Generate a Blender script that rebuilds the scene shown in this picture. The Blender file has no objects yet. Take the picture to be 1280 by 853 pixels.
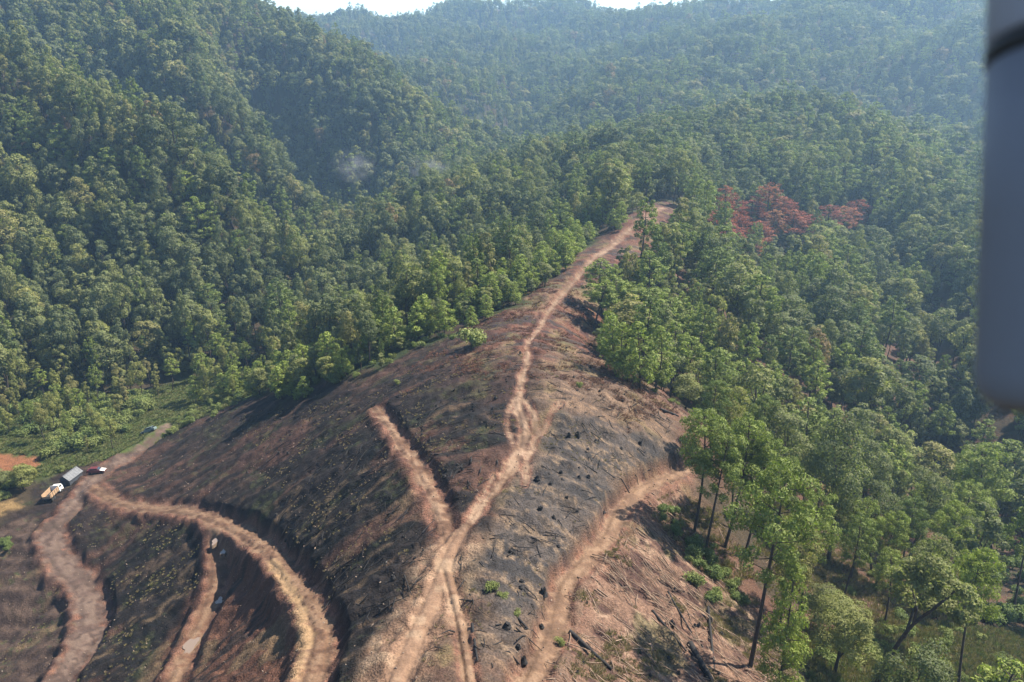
import bpy, math, random
import numpy as np
from mathutils import Vector, Matrix, Euler

SEED = 7
random.seed(SEED)
RNG = np.random.default_rng(SEED)
scene = bpy.context.scene
COL = scene.collection

# ------------------------------------------------------------------ camera
F_PX, CU, CV = 924.0, 640.0, 426.5          # focal length and centre in photograph pixels
PITCH = math.atan(366.0 / 924.0)            # looking down
cam_d = bpy.data.cameras.new('camera')
cam = bpy.data.objects.new('camera', cam_d)
COL.objects.link(cam)
cam_d.sensor_width = 36.0
cam_d.lens = 36.0 * F_PX / 1280.0
cam_d.clip_start, cam_d.clip_end = 0.01, 9000.0
cam_d.dof.use_dof = True                    # small drone lens: only the leg beside it is soft
cam_d.dof.focus_distance = 160.0
cam_d.dof.aperture_fstop = 10.0
cam.location = (0, 0, 0)
cam.rotation_euler = (math.pi / 2 - PITCH, 0, 0)
scene.camera = cam

# ------------------------------------------------------------------ sun and sky
SUN_EL, SUN_AZ = math.radians(50), math.radians(64)      # azimuth clockwise from +Y (to the right, ahead)
world = bpy.data.worlds.new('World')
scene.world = world
world.use_nodes = True
wn = world.node_tree
wn.nodes.clear()
w_out = wn.nodes.new('ShaderNodeOutputWorld')
w_bg = wn.nodes.new('ShaderNodeBackground')
w_sky = wn.nodes.new('ShaderNodeTexSky')
w_sky.sky_type = 'NISHITA'
w_sky.sun_disc = False
w_sky.sun_elevation = SUN_EL
w_sky.sun_rotation = SUN_AZ
w_sky.air_density = 1.0
w_sky.dust_density = 0.8
w_sky.ozone_density = 1.0
w_sky.altitude = 800
w_bg.inputs['Strength'].default_value = 0.085
wn.links.new(w_sky.outputs[0], w_bg.inputs[0])
wn.links.new(w_bg.outputs[0], w_out.inputs[0])
sun_d = bpy.data.lights.new('sun', 'SUN')
sun_d.energy = 5.0
sun_d.angle = math.radians(0.6)
sun_d.color = (1.0, 0.90, 0.75)
sun = bpy.data.objects.new('sun', sun_d)
COL.objects.link(sun)
to_sun = Vector((math.sin(SUN_AZ) * math.cos(SUN_EL), math.cos(SUN_AZ) * math.cos(SUN_EL), math.sin(SUN_EL)))
sun.rotation_euler = (-to_sun).to_track_quat('-Z', 'Y').to_euler()

vs = scene.view_settings
vs.view_transform = 'Standard'
vs.look = 'None'
vs.gamma = 1.0
vs.use_curve_mapping = False
vs.exposure = 1.75
cy = scene.cycles
cy.use_denoising = True
cy.max_bounces = 5
cy.diffuse_bounces = 2
cy.glossy_bounces = 2
cy.transmission_bounces = 3
cy.transparent_max_bounces = 6
cy.volume_bounces = 0
cy.sample_clamp_indirect = 4.0

# ------------------------------------------------------------------ helpers
CP, SP = math.cos(PITCH), math.sin(PITCH)

def ray(u, v):
    b = (CV - v) / F_PX
    return np.array([(u - CU) / F_PX, CP + b * SP, -SP + b * CP])

def project(p):
    x, y, z = p
    d = y * CP - z * SP
    up = y * SP + z * CP
    return CU + F_PX * x / d, CV - F_PX * up / d, d

def _hash(ix, iy, seed):
    h = (ix.astype(np.int64) * 374761393 + iy.astype(np.int64) * 668265263 + seed * 1442695041) & 0xFFFFFFFF
    h = ((h ^ (h >> 13)) * 1274126177) & 0xFFFFFFFF
    h = (h ^ (h >> 16)) & 0xFFFFFFFF
    return h.astype(np.float64) / 4294967295.0

def vnoise(x, y, seed=0):
    x = np.asarray(x, float); y = np.asarray(y, float)
    ix = np.floor(x); iy = np.floor(y)
    fx = x - ix; fy = y - iy
    fx = fx * fx * fx * (fx * (fx * 6 - 15) + 10); fy = fy * fy * fy * (fy * (fy * 6 - 15) + 10)
    a = _hash(ix, iy, seed); b = _hash(ix + 1, iy, seed)
    c = _hash(ix, iy + 1, seed); d = _hash(ix + 1, iy + 1, seed)
    return (a + (b - a) * fx) * (1 - fy) + (c + (d - c) * fx) * fy

def fbm(x, y, octaves=4, seed=0, gain=0.5):
    s = 0.0; a = 1.0; n = 0.0
    for o in range(octaves):
        s = s + a * vnoise(x * 2 ** o + 17.3 * o, y * 2 ** o - 9.1 * o, seed + o)
        n += a; a *= gain
    return s / n            # 0..1

def sstep(a, b, x):
    t = np.clip((x - a) / (b - a), 0, 1)
    return t * t * (3 - 2 * t)

def mix(a, b, t):
    return a + (b - a) * t[:, None]

# ------------------------------------------------------------------ terrain heights
# surveyed points: (u, v, depth, canopy height above the soil)
SURV = [
 (540,853,50,0),(565,680,68,0),(650,540,92,0),(660,430,125,0),(700,370,155,0),(745,320,190,0),(825,262,240,0),
 (400,800,68,0),(350,710,90,0),(270,645,118,0),(190,632,135,0),(120,612,155,0),(240,810,92,0),(215,853,84,0),
 (270,700,107,0),(170,700,121,0),(60,690,130,0),(115,760,115,0),(75,850,98,0),(10,800,116,0),(90,600,160,0),
 (190,540,182,0),(250,480,206,2),(480,520,112,0),(545,620,79,0),(400,560,118,0),(300,560,140,0),(200,580,160,0),
 (300,500,168,0),(380,470,160,0),(450,470,140,0),(540,440,135,0),(600,400,155,0),
 (450,380,190,12),(600,310,210,12),(680,250,270,12),(700,190,340,12),(560,250,290,12),
 (430,270,330,10),(350,400,250,4),(530,215,420,12),(640,180,500,12),
 (100,500,200,4),(20,560,175,0),(50,400,225,10),(50,300,252,12),(50,200,276,12),(30,86,300,9),
 (133,139,288,8),(230,196,278,8),(320,260,268,10),(115,110,390,12),(200,150,378,12),(310,220,352,12),
 (230,0,430,12),(240,58,410,8),(260,112,395,8),(310,162,380,8),(400,235,355,12),(100,10,430,12),(0,0,400,12),
 (330,130,485,12),(430,200,455,12),(300,8,500,12),(380,43,500,12),(470,73,500,12),(560,120,500,12),
 (450,120,460,12),(530,160,460,12),
 (500,19,900,10),(400,25,950,10),(450,22,930,10),(560,8,900,10),(700,-2,950,10),(790,26,950,10),(830,36,950,10),(920,26,900,10),
 (1000,-8,850,10),(1100,-40,800,10),(1230,-30,700,10),
 (650,150,620,10),(600,100,720,10),(700,80,740,10),(640,50,820,10),(450,60,800,10),
 (720,150,560,12),(820,95,620,12),(940,40,680,12),
 (1000,112,430,13),(880,145,400,13),(1150,150,420,13),(1230,190,390,13),
 (1100,100,560,12),(1200,120,560,12),(1050,60,650,12),(1200,40,620,12),
 (760,460,118,0),(700,600,83,0),(850,520,112,0),(780,590,92,0),(840,585,98,0),(700,760,67,0),(660,850,57,0),
 (620,760,61,0),(850,800,70,0),(950,830,73,0),(1100,850,80,0),(1230,800,95,0),(880,680,90,0),(1000,700,105,0),
 (1150,650,120,8),(1100,560,150,8),(1000,500,140,11),(900,440,140,11),(800,400,152,9),(1130,430,200,0),(1060,510,165,2),
 (1000,330,220,12),(1150,330,230,12),(950,270,270,12),(1050,220,320,13),(1200,260,310,13),(900,200,330,13),
 (1230,400,220,10),(1270,640,145,5),(1262,700,118,2),(1150,580,165,6),(830,225,290,0),
]
# hidden or outside the view: world points
HID = [(-6,10,-39),(-5,-60,-40),(0,-300,-60),(-90,40,-84),(-110,80,-92),(60,20,-64),(110,40,-84),(-80,-60,-78),(80,-60,-72),
 (-185,355,-72),(-150,342,-82),(-106,312,-94),(-140,440,-92),(-92,402,-96),(-120,620,-22),(-180,650,0),(-40,610,-84),
 (170,525,-62),(250,500,-70),(110,490,-66),(-160,140,-86),(-230,200,-60),(-330,330,0),(-420,600,45),(-450,200,0),
 (-250,850,-20),(-350,1000,-25),(-500,1000,-10),(60,1650,10),(-200,1650,-30),(450,1600,10),(650,1250,60),(600,600,30),(500,400,-20),
 (350,250,-50),(260,300,-72),(160,160,-78),(220,100,-60),(400,0,-30),(-300,0,-50),(-700,600,60),(-700,0,0),(700,0,0),(0,-800,-60),
 (0,2100,-50),(-900,1800,0),(1000,1800,0),(-2600,0,-60),(2600,0,-60),(0,3600,-60),(0,-2600,-60),(-2600,2600,-60),(2600,2600,-60),
 (-2600,-2600,-60),(2600,-2600,-60)]
pts = []
for (u, v, d, off) in SURV:
    if d > 640: d = 640 + (d - 640) * 1.75          # the far range stands well back
    p = ray(u, v) * d
    pts.append((p[0], p[1], p[2] - off * 1.25))
pts += [tuple(map(float, h)) for h in HID]
PTS = np.array(pts, float)
S_ = 100.0

def _phi(r2):
    return np.sqrt(r2 + 0.12 ** 2)

def _solve():
    q = PTS[:, :2] / S_
    n = len(q)
    r2 = ((q[:, None] - q[None]) ** 2).sum(-1)
    A = np.zeros((n + 3, n + 3))
    A[:n, :n] = _phi(r2)
    A[:n, :n] -= np.eye(n) * 0.02
    A[:n, n] = 1; A[:n, n + 1:] = q
    A[n, :n] = 1; A[n + 1:, :n] = q.T
    b = np.zeros(n + 3); b[:n] = PTS[:, 2]
    return np.linalg.solve(A, b)
RBF = _solve()

def h_smooth(x, y):
    x = np.asarray(x, float).ravel(); y = np.asarray(y, float).ravel()
    out = np.empty(len(x))
    q = PTS[:, :2] / S_
    n = len(q)
    for i in range(0, len(x), 40000):
        xs = x[i:i + 40000] / S_; ys = y[i:i + 40000] / S_
        r2 = (xs[:, None] - q[None, :, 0]) ** 2 + (ys[:, None] - q[None, :, 1]) ** 2
        out[i:i + 40000] = _phi(r2) @ RBF[:n] + RBF[n] + RBF[n + 1] * xs + RBF[n + 2] * ys
    return out

CARVE = [([(-215,375),(-195,362),(-150,342),(-108,314),(-82,282)], -20, 20), ([(-165,510),(-140,445),(-98,405),(-78,352)], -24, 24),
         ([(-235,330),(-205,322),(-162,300),(-124,282),(-96,268)], 9, 18), ([(-190,470),(-172,428),(-152,402),(-126,380),(-90,348)], 12, 17),
         ([(165,345),(130,240),(100,155)], -9, 17), ([(190,430),(175,330),(160,250),(150,205)], 8, 20), ([(95,330),(80,255),(66,180)], -6, 14), ([(-30,580),(5,640),(10,740)], -16, 34)]

def carve(x, y):
    z = np.zeros(len(x))
    for pl, amp, w in CARVE:
        dm = np.full(len(x), 1e9)
        for (ax, ay), (bx, by) in zip(pl, pl[1:]):
            ex, ey = bx - ax, by - ay
            t = np.clip(((x - ax) * ex + (y - ay) * ey) / (ex * ex + ey * ey), 0, 1)
            dm = np.minimum(dm, np.hypot(x - ax - t * ex, y - ay - t * ey))
        z += amp * np.exp(-(dm / w) ** 2)
    return z

def h_base(x, y):
    x = np.asarray(x, float).ravel(); y = np.asarray(y, float).ravel()
    z = h_smooth(x, y)
    d = np.hypot(x, y)
    z = z + carve(x, y)
    far = sstep(330, 650, d)
    n1 = fbm(x / 95.0, y / 95.0, 3, 11)
    rid = 1 - np.abs(2 * fbm(x / 150.0 + 3.1, y / 190.0, 3, 23) - 1)
    z = z + far * ((n1 - 0.5) * 16 + (rid - 0.80) * 52)
    z = z + (1 - far) * (fbm(x / 26.0, y / 26.0, 3, 31) - 0.5) * 2.6 * sstep(20, 60, d)
    z = z + (fbm(x / 5.0, y / 5.0, 3, 41) - 0.5) * 0.55
    return z

def hit(u, v, hf=None):
    """point of the bare terrain seen at a photograph pixel"""
    hf = hf or h_base
    r = ray(u, v)
    t = np.geomspace(12, 1600, 1500)
    below = r[2] * t < hf(r[0] * t, r[1] * t)
    i = int(np.argmax(below)) if below.any() else len(t) - 1
    a, b = t[max(i - 1, 0)], t[i]
    tt = np.linspace(a, b, 40)
    bl = r[2] * tt < hf(r[0] * tt, r[1] * tt)
    j = int(np.argmax(bl)) if bl.any() else 39
    return r * tt[j]

def spline(pts_xy, step=0.8):
    P = np.array(pts_xy, float)
    out = []
    for i in range(len(P) - 1):
        p0 = P[max(i - 1, 0)]; p1 = P[i]; p2 = P[i + 1]; p3 = P[min(i + 2, len(P) - 1)]
        n = max(2, int(np.linalg.norm(p2 - p1) / step))
        for k in range(n):
            t = k / n
            out.append(0.5 * ((2 * p1) + (-p0 + p2) * t + (2 * p0 - 5 * p1 + 4 * p2 - p3) * t * t + (-p0 + 3 * p1 - 3 * p2 + p3) * t ** 3))
    out.append(P[-1])
    return np.array(out)

def smooth1(a, n):
    if n < 2: return a
    k = np.ones(n) / n
    return np.convolve(np.pad(a, (n // 2, n - 1 - n // 2), 'edge'), k, 'valid')

# ------------------------------------------------------------------ roads: (name, pixels, half width, cut, bank, smoothing, colours)
ROADS = []

def road(name, px, hw, cut, cutbank, fillbank, win, kind, ruts=0.0):
    w = [hit(p[0], p[1])[:2] for p in px]
    ws = np.array([p[2] if len(p) > 2 else 1.0 for p in px])
    xy = spline(w)
    near_i = [int(((xy - q) ** 2).sum(1).argmin()) for q in w]
    wsc = np.interp(np.arange(len(xy)), near_i, ws)
    z = smooth1(h_base(xy[:, 0], xy[:, 1]), win) - cut
    ROADS.append(dict(name=name, xy=xy, z=z, hw=hw, ws=wsc, cb=cutbank, fb=fillbank, kind=kind, ruts=ruts,
                      lo=xy.min(0) - 9, hi=xy.max(0) + 9))

road('valley_road', [(30,935),(75,850),(105,800),(112,760),(100,730),(78,705),(65,680),(70,655),(95,625),(125,592),(160,570),(190,550),(205,535)], 2.1, 0.1, 1.6, 2.2, 25, 'grey', 0.10)
road('spur_track', [(262,648),(269,668),(270,690),(270,715),(265,745),(248,785),(232,820),(212,865),(190,920)], 1.25, 0.25, 1.6, 2.2, 15, 'red', 0.08)
road('hillside_road', [(118,612),(135,622),(165,632),(205,637),(255,645),(300,665),(335,690),(362,720),(385,750,.85),(400,785,.8),(398,820,.8),(380,875,.8),(360,940,.8)], 1.5, 0.0, 1.4, 2.2, 21, 'red', 0.14)
road('bench_track', [(472,512),(488,530),(505,557),(528,588),(545,620),(556,650),(562,672)], 0.88, 0.38, 1.1, 1.8, 13, 'rust', 0.10)
road('lower_track', [(860,583),(835,590),(800,605),(775,632),(762,660),(735,690),(710,720),(700,755),(690,790),(672,825),(655,860),(630,930)], 1.12, 0.95, 0.7, 2.0, 13, 'tan', 0.10)
road('ridge_track', [(828,260,2.2),(806,275,2.1),(775,296,1.8),(748,318,1.4),(725,342,1.0),(703,368,.8),(680,398,.7),(661,428,.62),(659,450,.6),(652,480,.8),(648,508,1.0),(656,530,1.1),(652,560,1.0),(628,600,.9),(600,635,.8),(575,665,1.0),(560,695,1.3),(548,730,1.6),(520,790,1.5),(490,860,1.4),(460,930,1.4)], 0.72, 0.16, 0.7, 0.7, 9, 'pale', 0.16)
road('side_rut', [(560,715),(572,760),(580,800),(590,860),(600,930)], 0.62, 0.25, 0.6, 0.6, 9, 'tan', 0.2)
road('side_rut', [(700,505),(688,520),(676,540),(664,560),(655,575)], 0.38, 0.08, 0.5, 0.5, 7, 'pale', 0.08)
road('side_rut', [(650,488),(638,508),(634,530),(641,552),(648,572),(640,592)], 0.36, 0.14, 0.4, 0.4, 5, 'pale', 0.06)
road('side_rut', [(656,500),(668,520),(670,545),(660,572),(656,606)], 0.40, 0.14, 0.4, 0.4, 5, 'pale', 0.06)
road('side_rut', [(640,570),(622,590),(606,612),(588,645)], 0.34, 0.12, 0.4, 0.4, 5, 'pale', 0.06)
road('side_rut', [(668,398),(676,384),(690,372),(712,352)], 0.30, 0.10, 0.4, 0.4, 5, 'tan', 0.06)

# the spur leaves the hillside road at the road's own level
sp_ = [R for R in ROADS if R['name'] == 'spur_track'][0]; hr_ = [R for R in ROADS if R['name'] == 'hillside_road'][0]
j_ = int(((hr_['xy'] - sp_['xy'][0]) ** 2).sum(1).argmin())
run_ = np.concatenate([[0], np.cumsum(np.hypot(*np.diff(sp_['xy'], axis=0).T))])
sp_['z'] = sp_['z'] + (hr_['z'][j_] - .1 - sp_['z'][0]) * np.exp(-(run_ / 11.0) ** 2)

def road_eval(x, y, z, rut=None):
    """carve the roads; returns new z, nearest road id, road mask, bank mask"""
    rid = np.full(len(x), -1); rm = np.zeros(len(x)); bm = np.zeros(len(x))
    for k, R in enumerate(ROADS):
        m = (x > R['lo'][0]) & (x < R['hi'][0]) & (y > R['lo'][1]) & (y < R['hi'][1])
        idx = np.nonzero(m)[0]
        if not len(idx): continue
        px, py = R['xy'][:, 0], R['xy'][:, 1]
        for c in range(0, len(idx), 30000):
            ii = idx[c:c + 30000]
            d2 = (x[ii, None] - px[None]) ** 2 + (y[ii, None] - py[None]) ** 2
            j = d2.argmin(1)
            jn = np.clip(j, 0, len(px) - 2)
            # distance to the segment chain near j, signed side
            tx = px[jn + 1] - px[jn]; ty = py[jn + 1] - py[jn]
            L = np.hypot(tx, ty) + 1e-9
            side = ((x[ii] - px[jn]) * ty - (y[ii] - py[jn]) * tx) / L
            d = np.sqrt(d2[np.arange(len(ii)), j])
            wob = (fbm(x[ii] / 3.0, y[ii] / 3.0, 3, 51 + k) - 0.5)
            hw0 = R['hw'] * R['ws'][j]
            hw = hw0 * (1 + 0.9 * wob)
            zr = R['z'][j]
            zb = z[ii]
            bank = np.where(zb > zr, R['cb'], R['fb'])
            t = 1 - sstep(0, 1, np.clip((d - hw) / bank, 0, 1))
            zrut = zr - R['ruts'] * np.exp(-((np.abs(side) - 0.62 * hw0) / (0.24 * hw0)) ** 2)
            zrut = zrut + (fbm(x[ii] / 1.1, y[ii] / 1.1, 2, 71) - 0.5) * 0.10
            z[ii] = zb + (zrut - zb) * t
            wob2 = fbm(x[ii] / .9, y[ii] / .9, 2, 57 + k) - 0.5
            mk = 1 - sstep(0.5, 1.3, d / (hw0 * (1 + 1.0 * wob + 1.0 * wob2)))
            bk = t * (1 - mk)
            if rut is not None:
                rv = mk * np.exp(-((np.abs(side + .25 * (fbm(x[ii] / 5., y[ii] / 5., 2, 59) - .5)) - .5 * hw0) / (.17 * hw0 + .05)) ** 2)
                rut[ii] = np.maximum(rut[ii], rv)
            take = mk >= rm[ii]
            rid[ii] = np.where(take & (mk > 0.02), k, rid[ii])
            rm[ii] = np.maximum(rm[ii], mk)
            bm[ii] = np.maximum(bm[ii], bk)
    return z, rid, rm, bm

def H(x, y):
    x = np.atleast_1d(np.asarray(x, float)); y = np.atleast_1d(np.asarray(y, float))
    return road_eval(x, y, h_base(x, y))[0]

def at(u, v):
    p = hit(u, v)
    z = float(H(p[0], p[1])[0])
    return np.array([p[0], p[1], z])

def poly(px):
    return np.array([hit(u, v)[:2] for (u, v) in px])

def sdist(x, y, P):
    """signed distance to a polygon, positive inside"""
    ins = np.zeros(len(x), bool); dm = np.full(len(x), 1e9)
    n = len(P)
    for i in range(n):
        ax, ay = P[i]; bx, by = P[(i + 1) % n]
        ex, ey = bx - ax, by - ay
        t = np.clip(((x - ax) * ex + (y - ay) * ey) / (ex * ex + ey * ey + 1e-12), 0, 1)
        dm = np.minimum(dm, np.hypot(x - ax - t * ex, y - ay - t * ey))
        c = ((ay > y) != (by > y)) & (x < ex * (y - ay) / (ey + 1e-12 * (ey == 0)) + ax)
        ins ^= c
    return np.where(ins, dm, -dm)

CLEAR = poly([(-120,853),(-60,700),(0,640),(40,628),(75,578),(130,572),(190,552),(235,520),(300,500),(350,496),(400,490),(450,474),(500,446),(560,418),
              (658,378),(698,346),(714,320),(742,302),(780,276),(818,254),(838,254),(850,264),(846,290),(812,322),(774,350),(750,395),(746,440),(790,482),(850,506),
              (858,530),(852,560),(862,590),(835,640),(850,690),(890,730),(950,780),(1000,830),(1010,900),(960,1000),(600,1300),(300,1200),(-120,1000)])
GRASS = poly([(165,540),(190,540),(225,520),(248,498),(235,492),(205,498),(175,512),(160,528)])
FIELD = poly([(-150,860),(-80,720),(0,655),(40,640),(62,690),(98,735),(108,770),(90,820),(60,870),(20,950)])
REDP = poly([(-60,572),(0,566),(50,572),(55,582),(20,590),(-60,592)])
SANDP = poly([(-60,632),(0,628),(22,622),(30,634),(0,646),(-60,655)])
GREY = poly([(645,610),(690,560),(700,520),(745,520),(800,545),(850,565),(790,590),(750,650),(700,715),(680,770),(640,870),(605,870),(600,770),(590,700)])
SLASH = poly([(720,720),(760,650),(800,620),(850,600),(880,690),(960,790),(1020,900),(660,900),(690,800)])
REDLOW = poly([(250,640),(330,690),(390,760),(385,870),(180,870),(225,760),(250,700)])
OPENR = poly([(1030,560),(1060,480),(1110,420),(1170,390),(1180,450),(1120,520),(1060,560)])
MEADOW = poly([(1010,900),(1000,830),(1120,790),(1200,790),(1290,860),(1290,960)])

VAL = poly([(-80,600),(0,520),(60,500),(120,500),(180,490),(250,470),(330,455),(330,490),(260,520),(190,560),(60,600)])

def crest_x(y):
    return np.interp(y, [0, 40, 56, 81, 116, 147, 185, 239], [-6, -5.5, -5.5, 1, 2.7, 10, 21.6, 48])

# ------------------------------------------------------------------ terrain mesh (polar sheet: finer near, coarse far)
ANG = np.concatenate([np.linspace(-180, -46, 34)[:-1], np.linspace(-46, 46, 640), np.linspace(46, 180, 34)[1:]])
ANG = np.radians(ANG[:-1])
RAD = np.concatenate([np.linspace(4, 22, 8)[:-1], np.geomspace(22, 330, 520)[:-1], np.geomspace(330, 1400, 130)[:-1], np.geomspace(1400, 3000, 12)])
na, nr = len(ANG), len(RAD)
gx = (RAD[:, None] * np.sin(ANG)[None]).ravel()
gy = (RAD[:, None] * np.cos(ANG)[None]).ravel()
gx = np.append(gx, 0.0); gy = np.append(gy, 0.0)
gz = h_base(gx, gy)
g_rut = np.zeros(len(gx))
gz, g_rid, g_rm, g_bm = road_eval(gx, gy, gz, g_rut)

cd = sdist(gx, gy, CLEAR)
edge_n = (fbm(gx / 9.0, gy / 9.0, 3, 61) - 0.5) * 9
clear = sstep(-1.5, 1.5, cd + edge_n)
# drag furrows and small clods on the cleared slopes
dr = np.hypot(gx, gy)
furrow = fbm(gx * 0.07, (gy + 0.35 * np.abs(gx)) * 0.62, 3, 81)
near = 1 - sstep(150, 260, dr)
gz = gz + (.35 + .65 * clear) * near * (1 - g_rm) * ((furrow - 0.5) * 0.40 + (fbm(gx / 0.9, gy / 0.9, 2, 83) - 0.5) * 0.50 + (fbm(gx / 3.1, gy / 2.3, 2, 85) - 0.5) * 0.85)
fld = sstep(-1, 1.5, sdist(gx, gy, FIELD) + edge_n * 0.3)
gz = gz + fld * (1 - g_rm) * 0.14 * np.sin((gy * 0.9 + gx * 0.35) * 2.2)

def col(*c): return np.array(c, float)
n_a = fbm(gx / 14.0, gy / 14.0, 4, 91)
n_b = fbm(gx / 4.5, gy / 4.5, 4, 92)
n_c = fbm(gx / 1.6, gy / 1.6, 3, 93)
n_d = fbm(gx / 0.55, gy / 0.55, 2, 94)
st1 = fbm(gx * 0.085, (gy + 0.35 * np.abs(gx - crest_x(gy))) * 0.42, 4, 95, 0.6)     # streaks running down the slopes
st2 = fbm(gx * 0.16 + 40, (gy + 0.35 * np.abs(gx - crest_x(gy))) * 1.1, 3, 96, 0.6)
ones = np.ones(len(gx))

C = np.tile(col(.060, .047, .030), (len(gx), 1))                         # forest floor
C = mix(C, col(.040, .060, .022), sstep(.48, .62, n_b))
red_r = sstep(0, 20, gx - crest_x(gy)) * (1 - sstep(240, 330, dr))
C = mix(C, col(.115, .062, .045), red_r * sstep(.40, .55, n_a * .5 + n_b * .5) * .9)
# burnt slope left of the crest
L = np.tile(col(.024, .020, .020), (len(gx), 1))
L = mix(L, col(.062, .040, .031), sstep(.49, .64, st1 * .6 + n_c * .4))
low = sstep(-4, -12, gx - crest_x(gy)) * (1 - sstep(82, 104, gy))
L = mix(L, col(.15, .110, .068), sstep(.50, .62, st1 * .5 + n_c * .5) * (.12 + .75 * low))
L = mix(L, col(.010, .010, .011), sstep(.45, .54, st2 * .45 + n_b * .3 + n_a * .25) * .95)
L = mix(L, col(.11, .060, .045), sstep(.56, .66, n_a * .6 + st1 * .4) * .7)
L = mix(L, col(.06, .075, .03), sstep(.60, .68, n_b * .6 + n_d * .4) * .45)
# upper ridge: red-brown litter
U = np.tile(col(.150, .070, .048), (len(gx), 1))
U = mix(U, col(.20, .135, .090), sstep(.46, .60, n_b * .6 + st2 * .4))
U = mix(U, col(.070, .035, .032), sstep(.52, .62, n_a * .4 + n_c * .6))
U = mix(U, col(.045, .042, .042), sstep(.53, .62, st1) * .8)
U = mix(U, col(.16, .14, .055), sstep(.62, .70, n_b) * .5)
# ground right of the crest
Rr = np.tile(col(.125, .090, .068), (len(gx), 1))
Rr = mix(Rr, col(.21, .145, .10), sstep(.48, .62, st2))
Rr = mix(Rr, col(.16, .125, .06), sstep(.55, .65, n_b) * .6)
side = gx - crest_x(gy)
tL = sstep(-1, 4, side + (n_b - .5) * 10)
up = sstep(88, 116, gy + (n_a - .5) * 40)
B = mix(L, Rr, tL)
B = mix(B, U, up * (1 - .92 * sstep(-5, -18, side + (n_b - .5) * 10)))
gr = sstep(-1.5, 2.0, sdist(gx, gy, GREY) + (n_b - .5) * 6)
G = np.tile(col(.084, .074, .070), (len(gx), 1))
G = mix(G, col(.046, .044, .046), sstep(.47, .60, st1 * .5 + n_b * .5))
G = mix(G, col(.20, .150, .105), sstep(.49, .60, st2 * .4 + n_c * .3 + n_d * .3) * .9)
G = mix(G, col(.022, .022, .024), sstep(.58, .64, n_c * .6 + n_d * .4) * .8)
B = mix(B, G, gr)
sl = sstep(-1.5, 2.0, sdist(gx, gy, SLASH) + (n_b - .5) * 6)
Sx = np.tile(col(.205, .130, .095), (len(gx), 1))
Sx = mix(Sx, col(.085, .05, .042), sstep(.50, .60, st2 * .6 + n_c * .4))
Sx = mix(Sx, col(.28, .20, .145), sstep(.58, .68, n_d * .5 + n_b * .5) * .8)
Sx = mix(Sx, col(.07, .085, .03), sstep(.60, .68, n_b) * .5)
B = mix(B, Sx, sl)
rl = sstep(-1.5, 2.0, sdist(gx, gy, REDLOW) + (n_b - .5) * 6)
RL = np.tile(col(.155, .076, .050), (len(gx), 1))
RL = mix(RL, col(.045, .034, .030), sstep(.52, .62, st2 * .5 + st1 * .5))
RL = mix(RL, col(.20, .145, .085), sstep(.60, .68, n_b) * .7)
B = mix(B, RL, rl * .85)
Fd = np.tile(col(.072, .050, .042), (len(gx), 1))
Fd = mix(Fd, col(.10, .07, .055), sstep(.45, .6, n_c))
Fd = mix(Fd, col(.05, .085, .025), sstep(.60, .70, n_b * .7 + n_d * .3) * .7)
Fd = mix(Fd, col(.20, .135, .085), sstep(.66, .72, n_b) * .7)
B = mix(B, Fd, fld)
C = mix(C, B, clear)
vg = sstep(-3, 3, sdist(gx, gy, VAL) + edge_n * .5) * (1 - clear)
C = mix(C, mix(np.tile(col(.06, .09, .025), (len(gx), 1)), col(.10, .14, .035), sstep(.42, .6, n_b)), vg)
gs = sstep(-2, 3, sdist(gx, gy, GRASS) + edge_n * .5)
Gs = mix(np.tile(col(.075, .125, .025), (len(gx), 1)), col(.13, .18, .04), sstep(.42, .6, n_b))
C = mix(C, Gs, gs)
md = sstep(-2, 3, sdist(gx, gy, MEADOW) + edge_n * .5)
Md = mix(np.tile(col(.15, .125, .07), (len(gx), 1)), col(.075, .11, .03), sstep(.42, .58, n_b))
C = mix(C, Md, md * .9)
op = sstep(-3, 4, sdist(gx, gy, OPENR) + edge_n * .7)
C = mix(C, mix(np.tile(col(.125, .070, .055), (len(gx), 1)), col(.07, .05, .04), sstep(.45, .6, n_c)), op)
C = mix(C, col(.25, .115, .06), sstep(-.5, 1, sdist(gx, gy, REDP) + (n_c - .5) * 3))
C = mix(C, col(.26, .18, .085), sstep(-.5, 1, sdist(gx, gy, SANDP) + (n_c - .5) * 3))
# banks and roads
bcol = mix(np.tile(col(.125, .062, .045), (len(gx), 1)), col(.16, .085, .06), sstep(.4, .6, n_c)) * 1.25
C = mix(C, bcol, np.clip(g_bm * 1.1, 0, 1) * (.55 + .45 * sstep(.35, .55, n_c)) * clear)
RC = dict(grey=(col(.150, .105, .088), col(.21, .155, .125)), red=(col(.19, .112, .074), col(.26, .175, .118)),
          pale=(col(.27, .180, .124), col(.37, .268, .192)), tan=(col(.22, .138, .092), col(.30, .205, .140)), rust=(col(.22, .132, .088), col(.31, .215, .150)))
for k, R in enumerate(ROADS):
    m = np.nonzero(g_rid == k)[0]
    a, b = RC[R['kind']]
    rc = mix(np.tile(a, (len(m), 1)), b, sstep(.42, .60, n_c[m] * .6 + n_d[m] * .4))
    rc = mix(rc, a * .5, sstep(.58, .68, n_b[m]) * .6)
    rc = mix(rc, a * .38, sstep(.60, .66, n_d[m] * .6 + n_c[m] * .4) * .3)
    rc = mix(rc, a * .62, g_rut[m] * .7 * sstep(.30, .50, n_b[m]))
    C[m] = mix(C[m], rc, g_rm[m] * (.62 + .38 * sstep(.36, .50, n_d[m] * .5 + n_c[m] * .5)))
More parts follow.
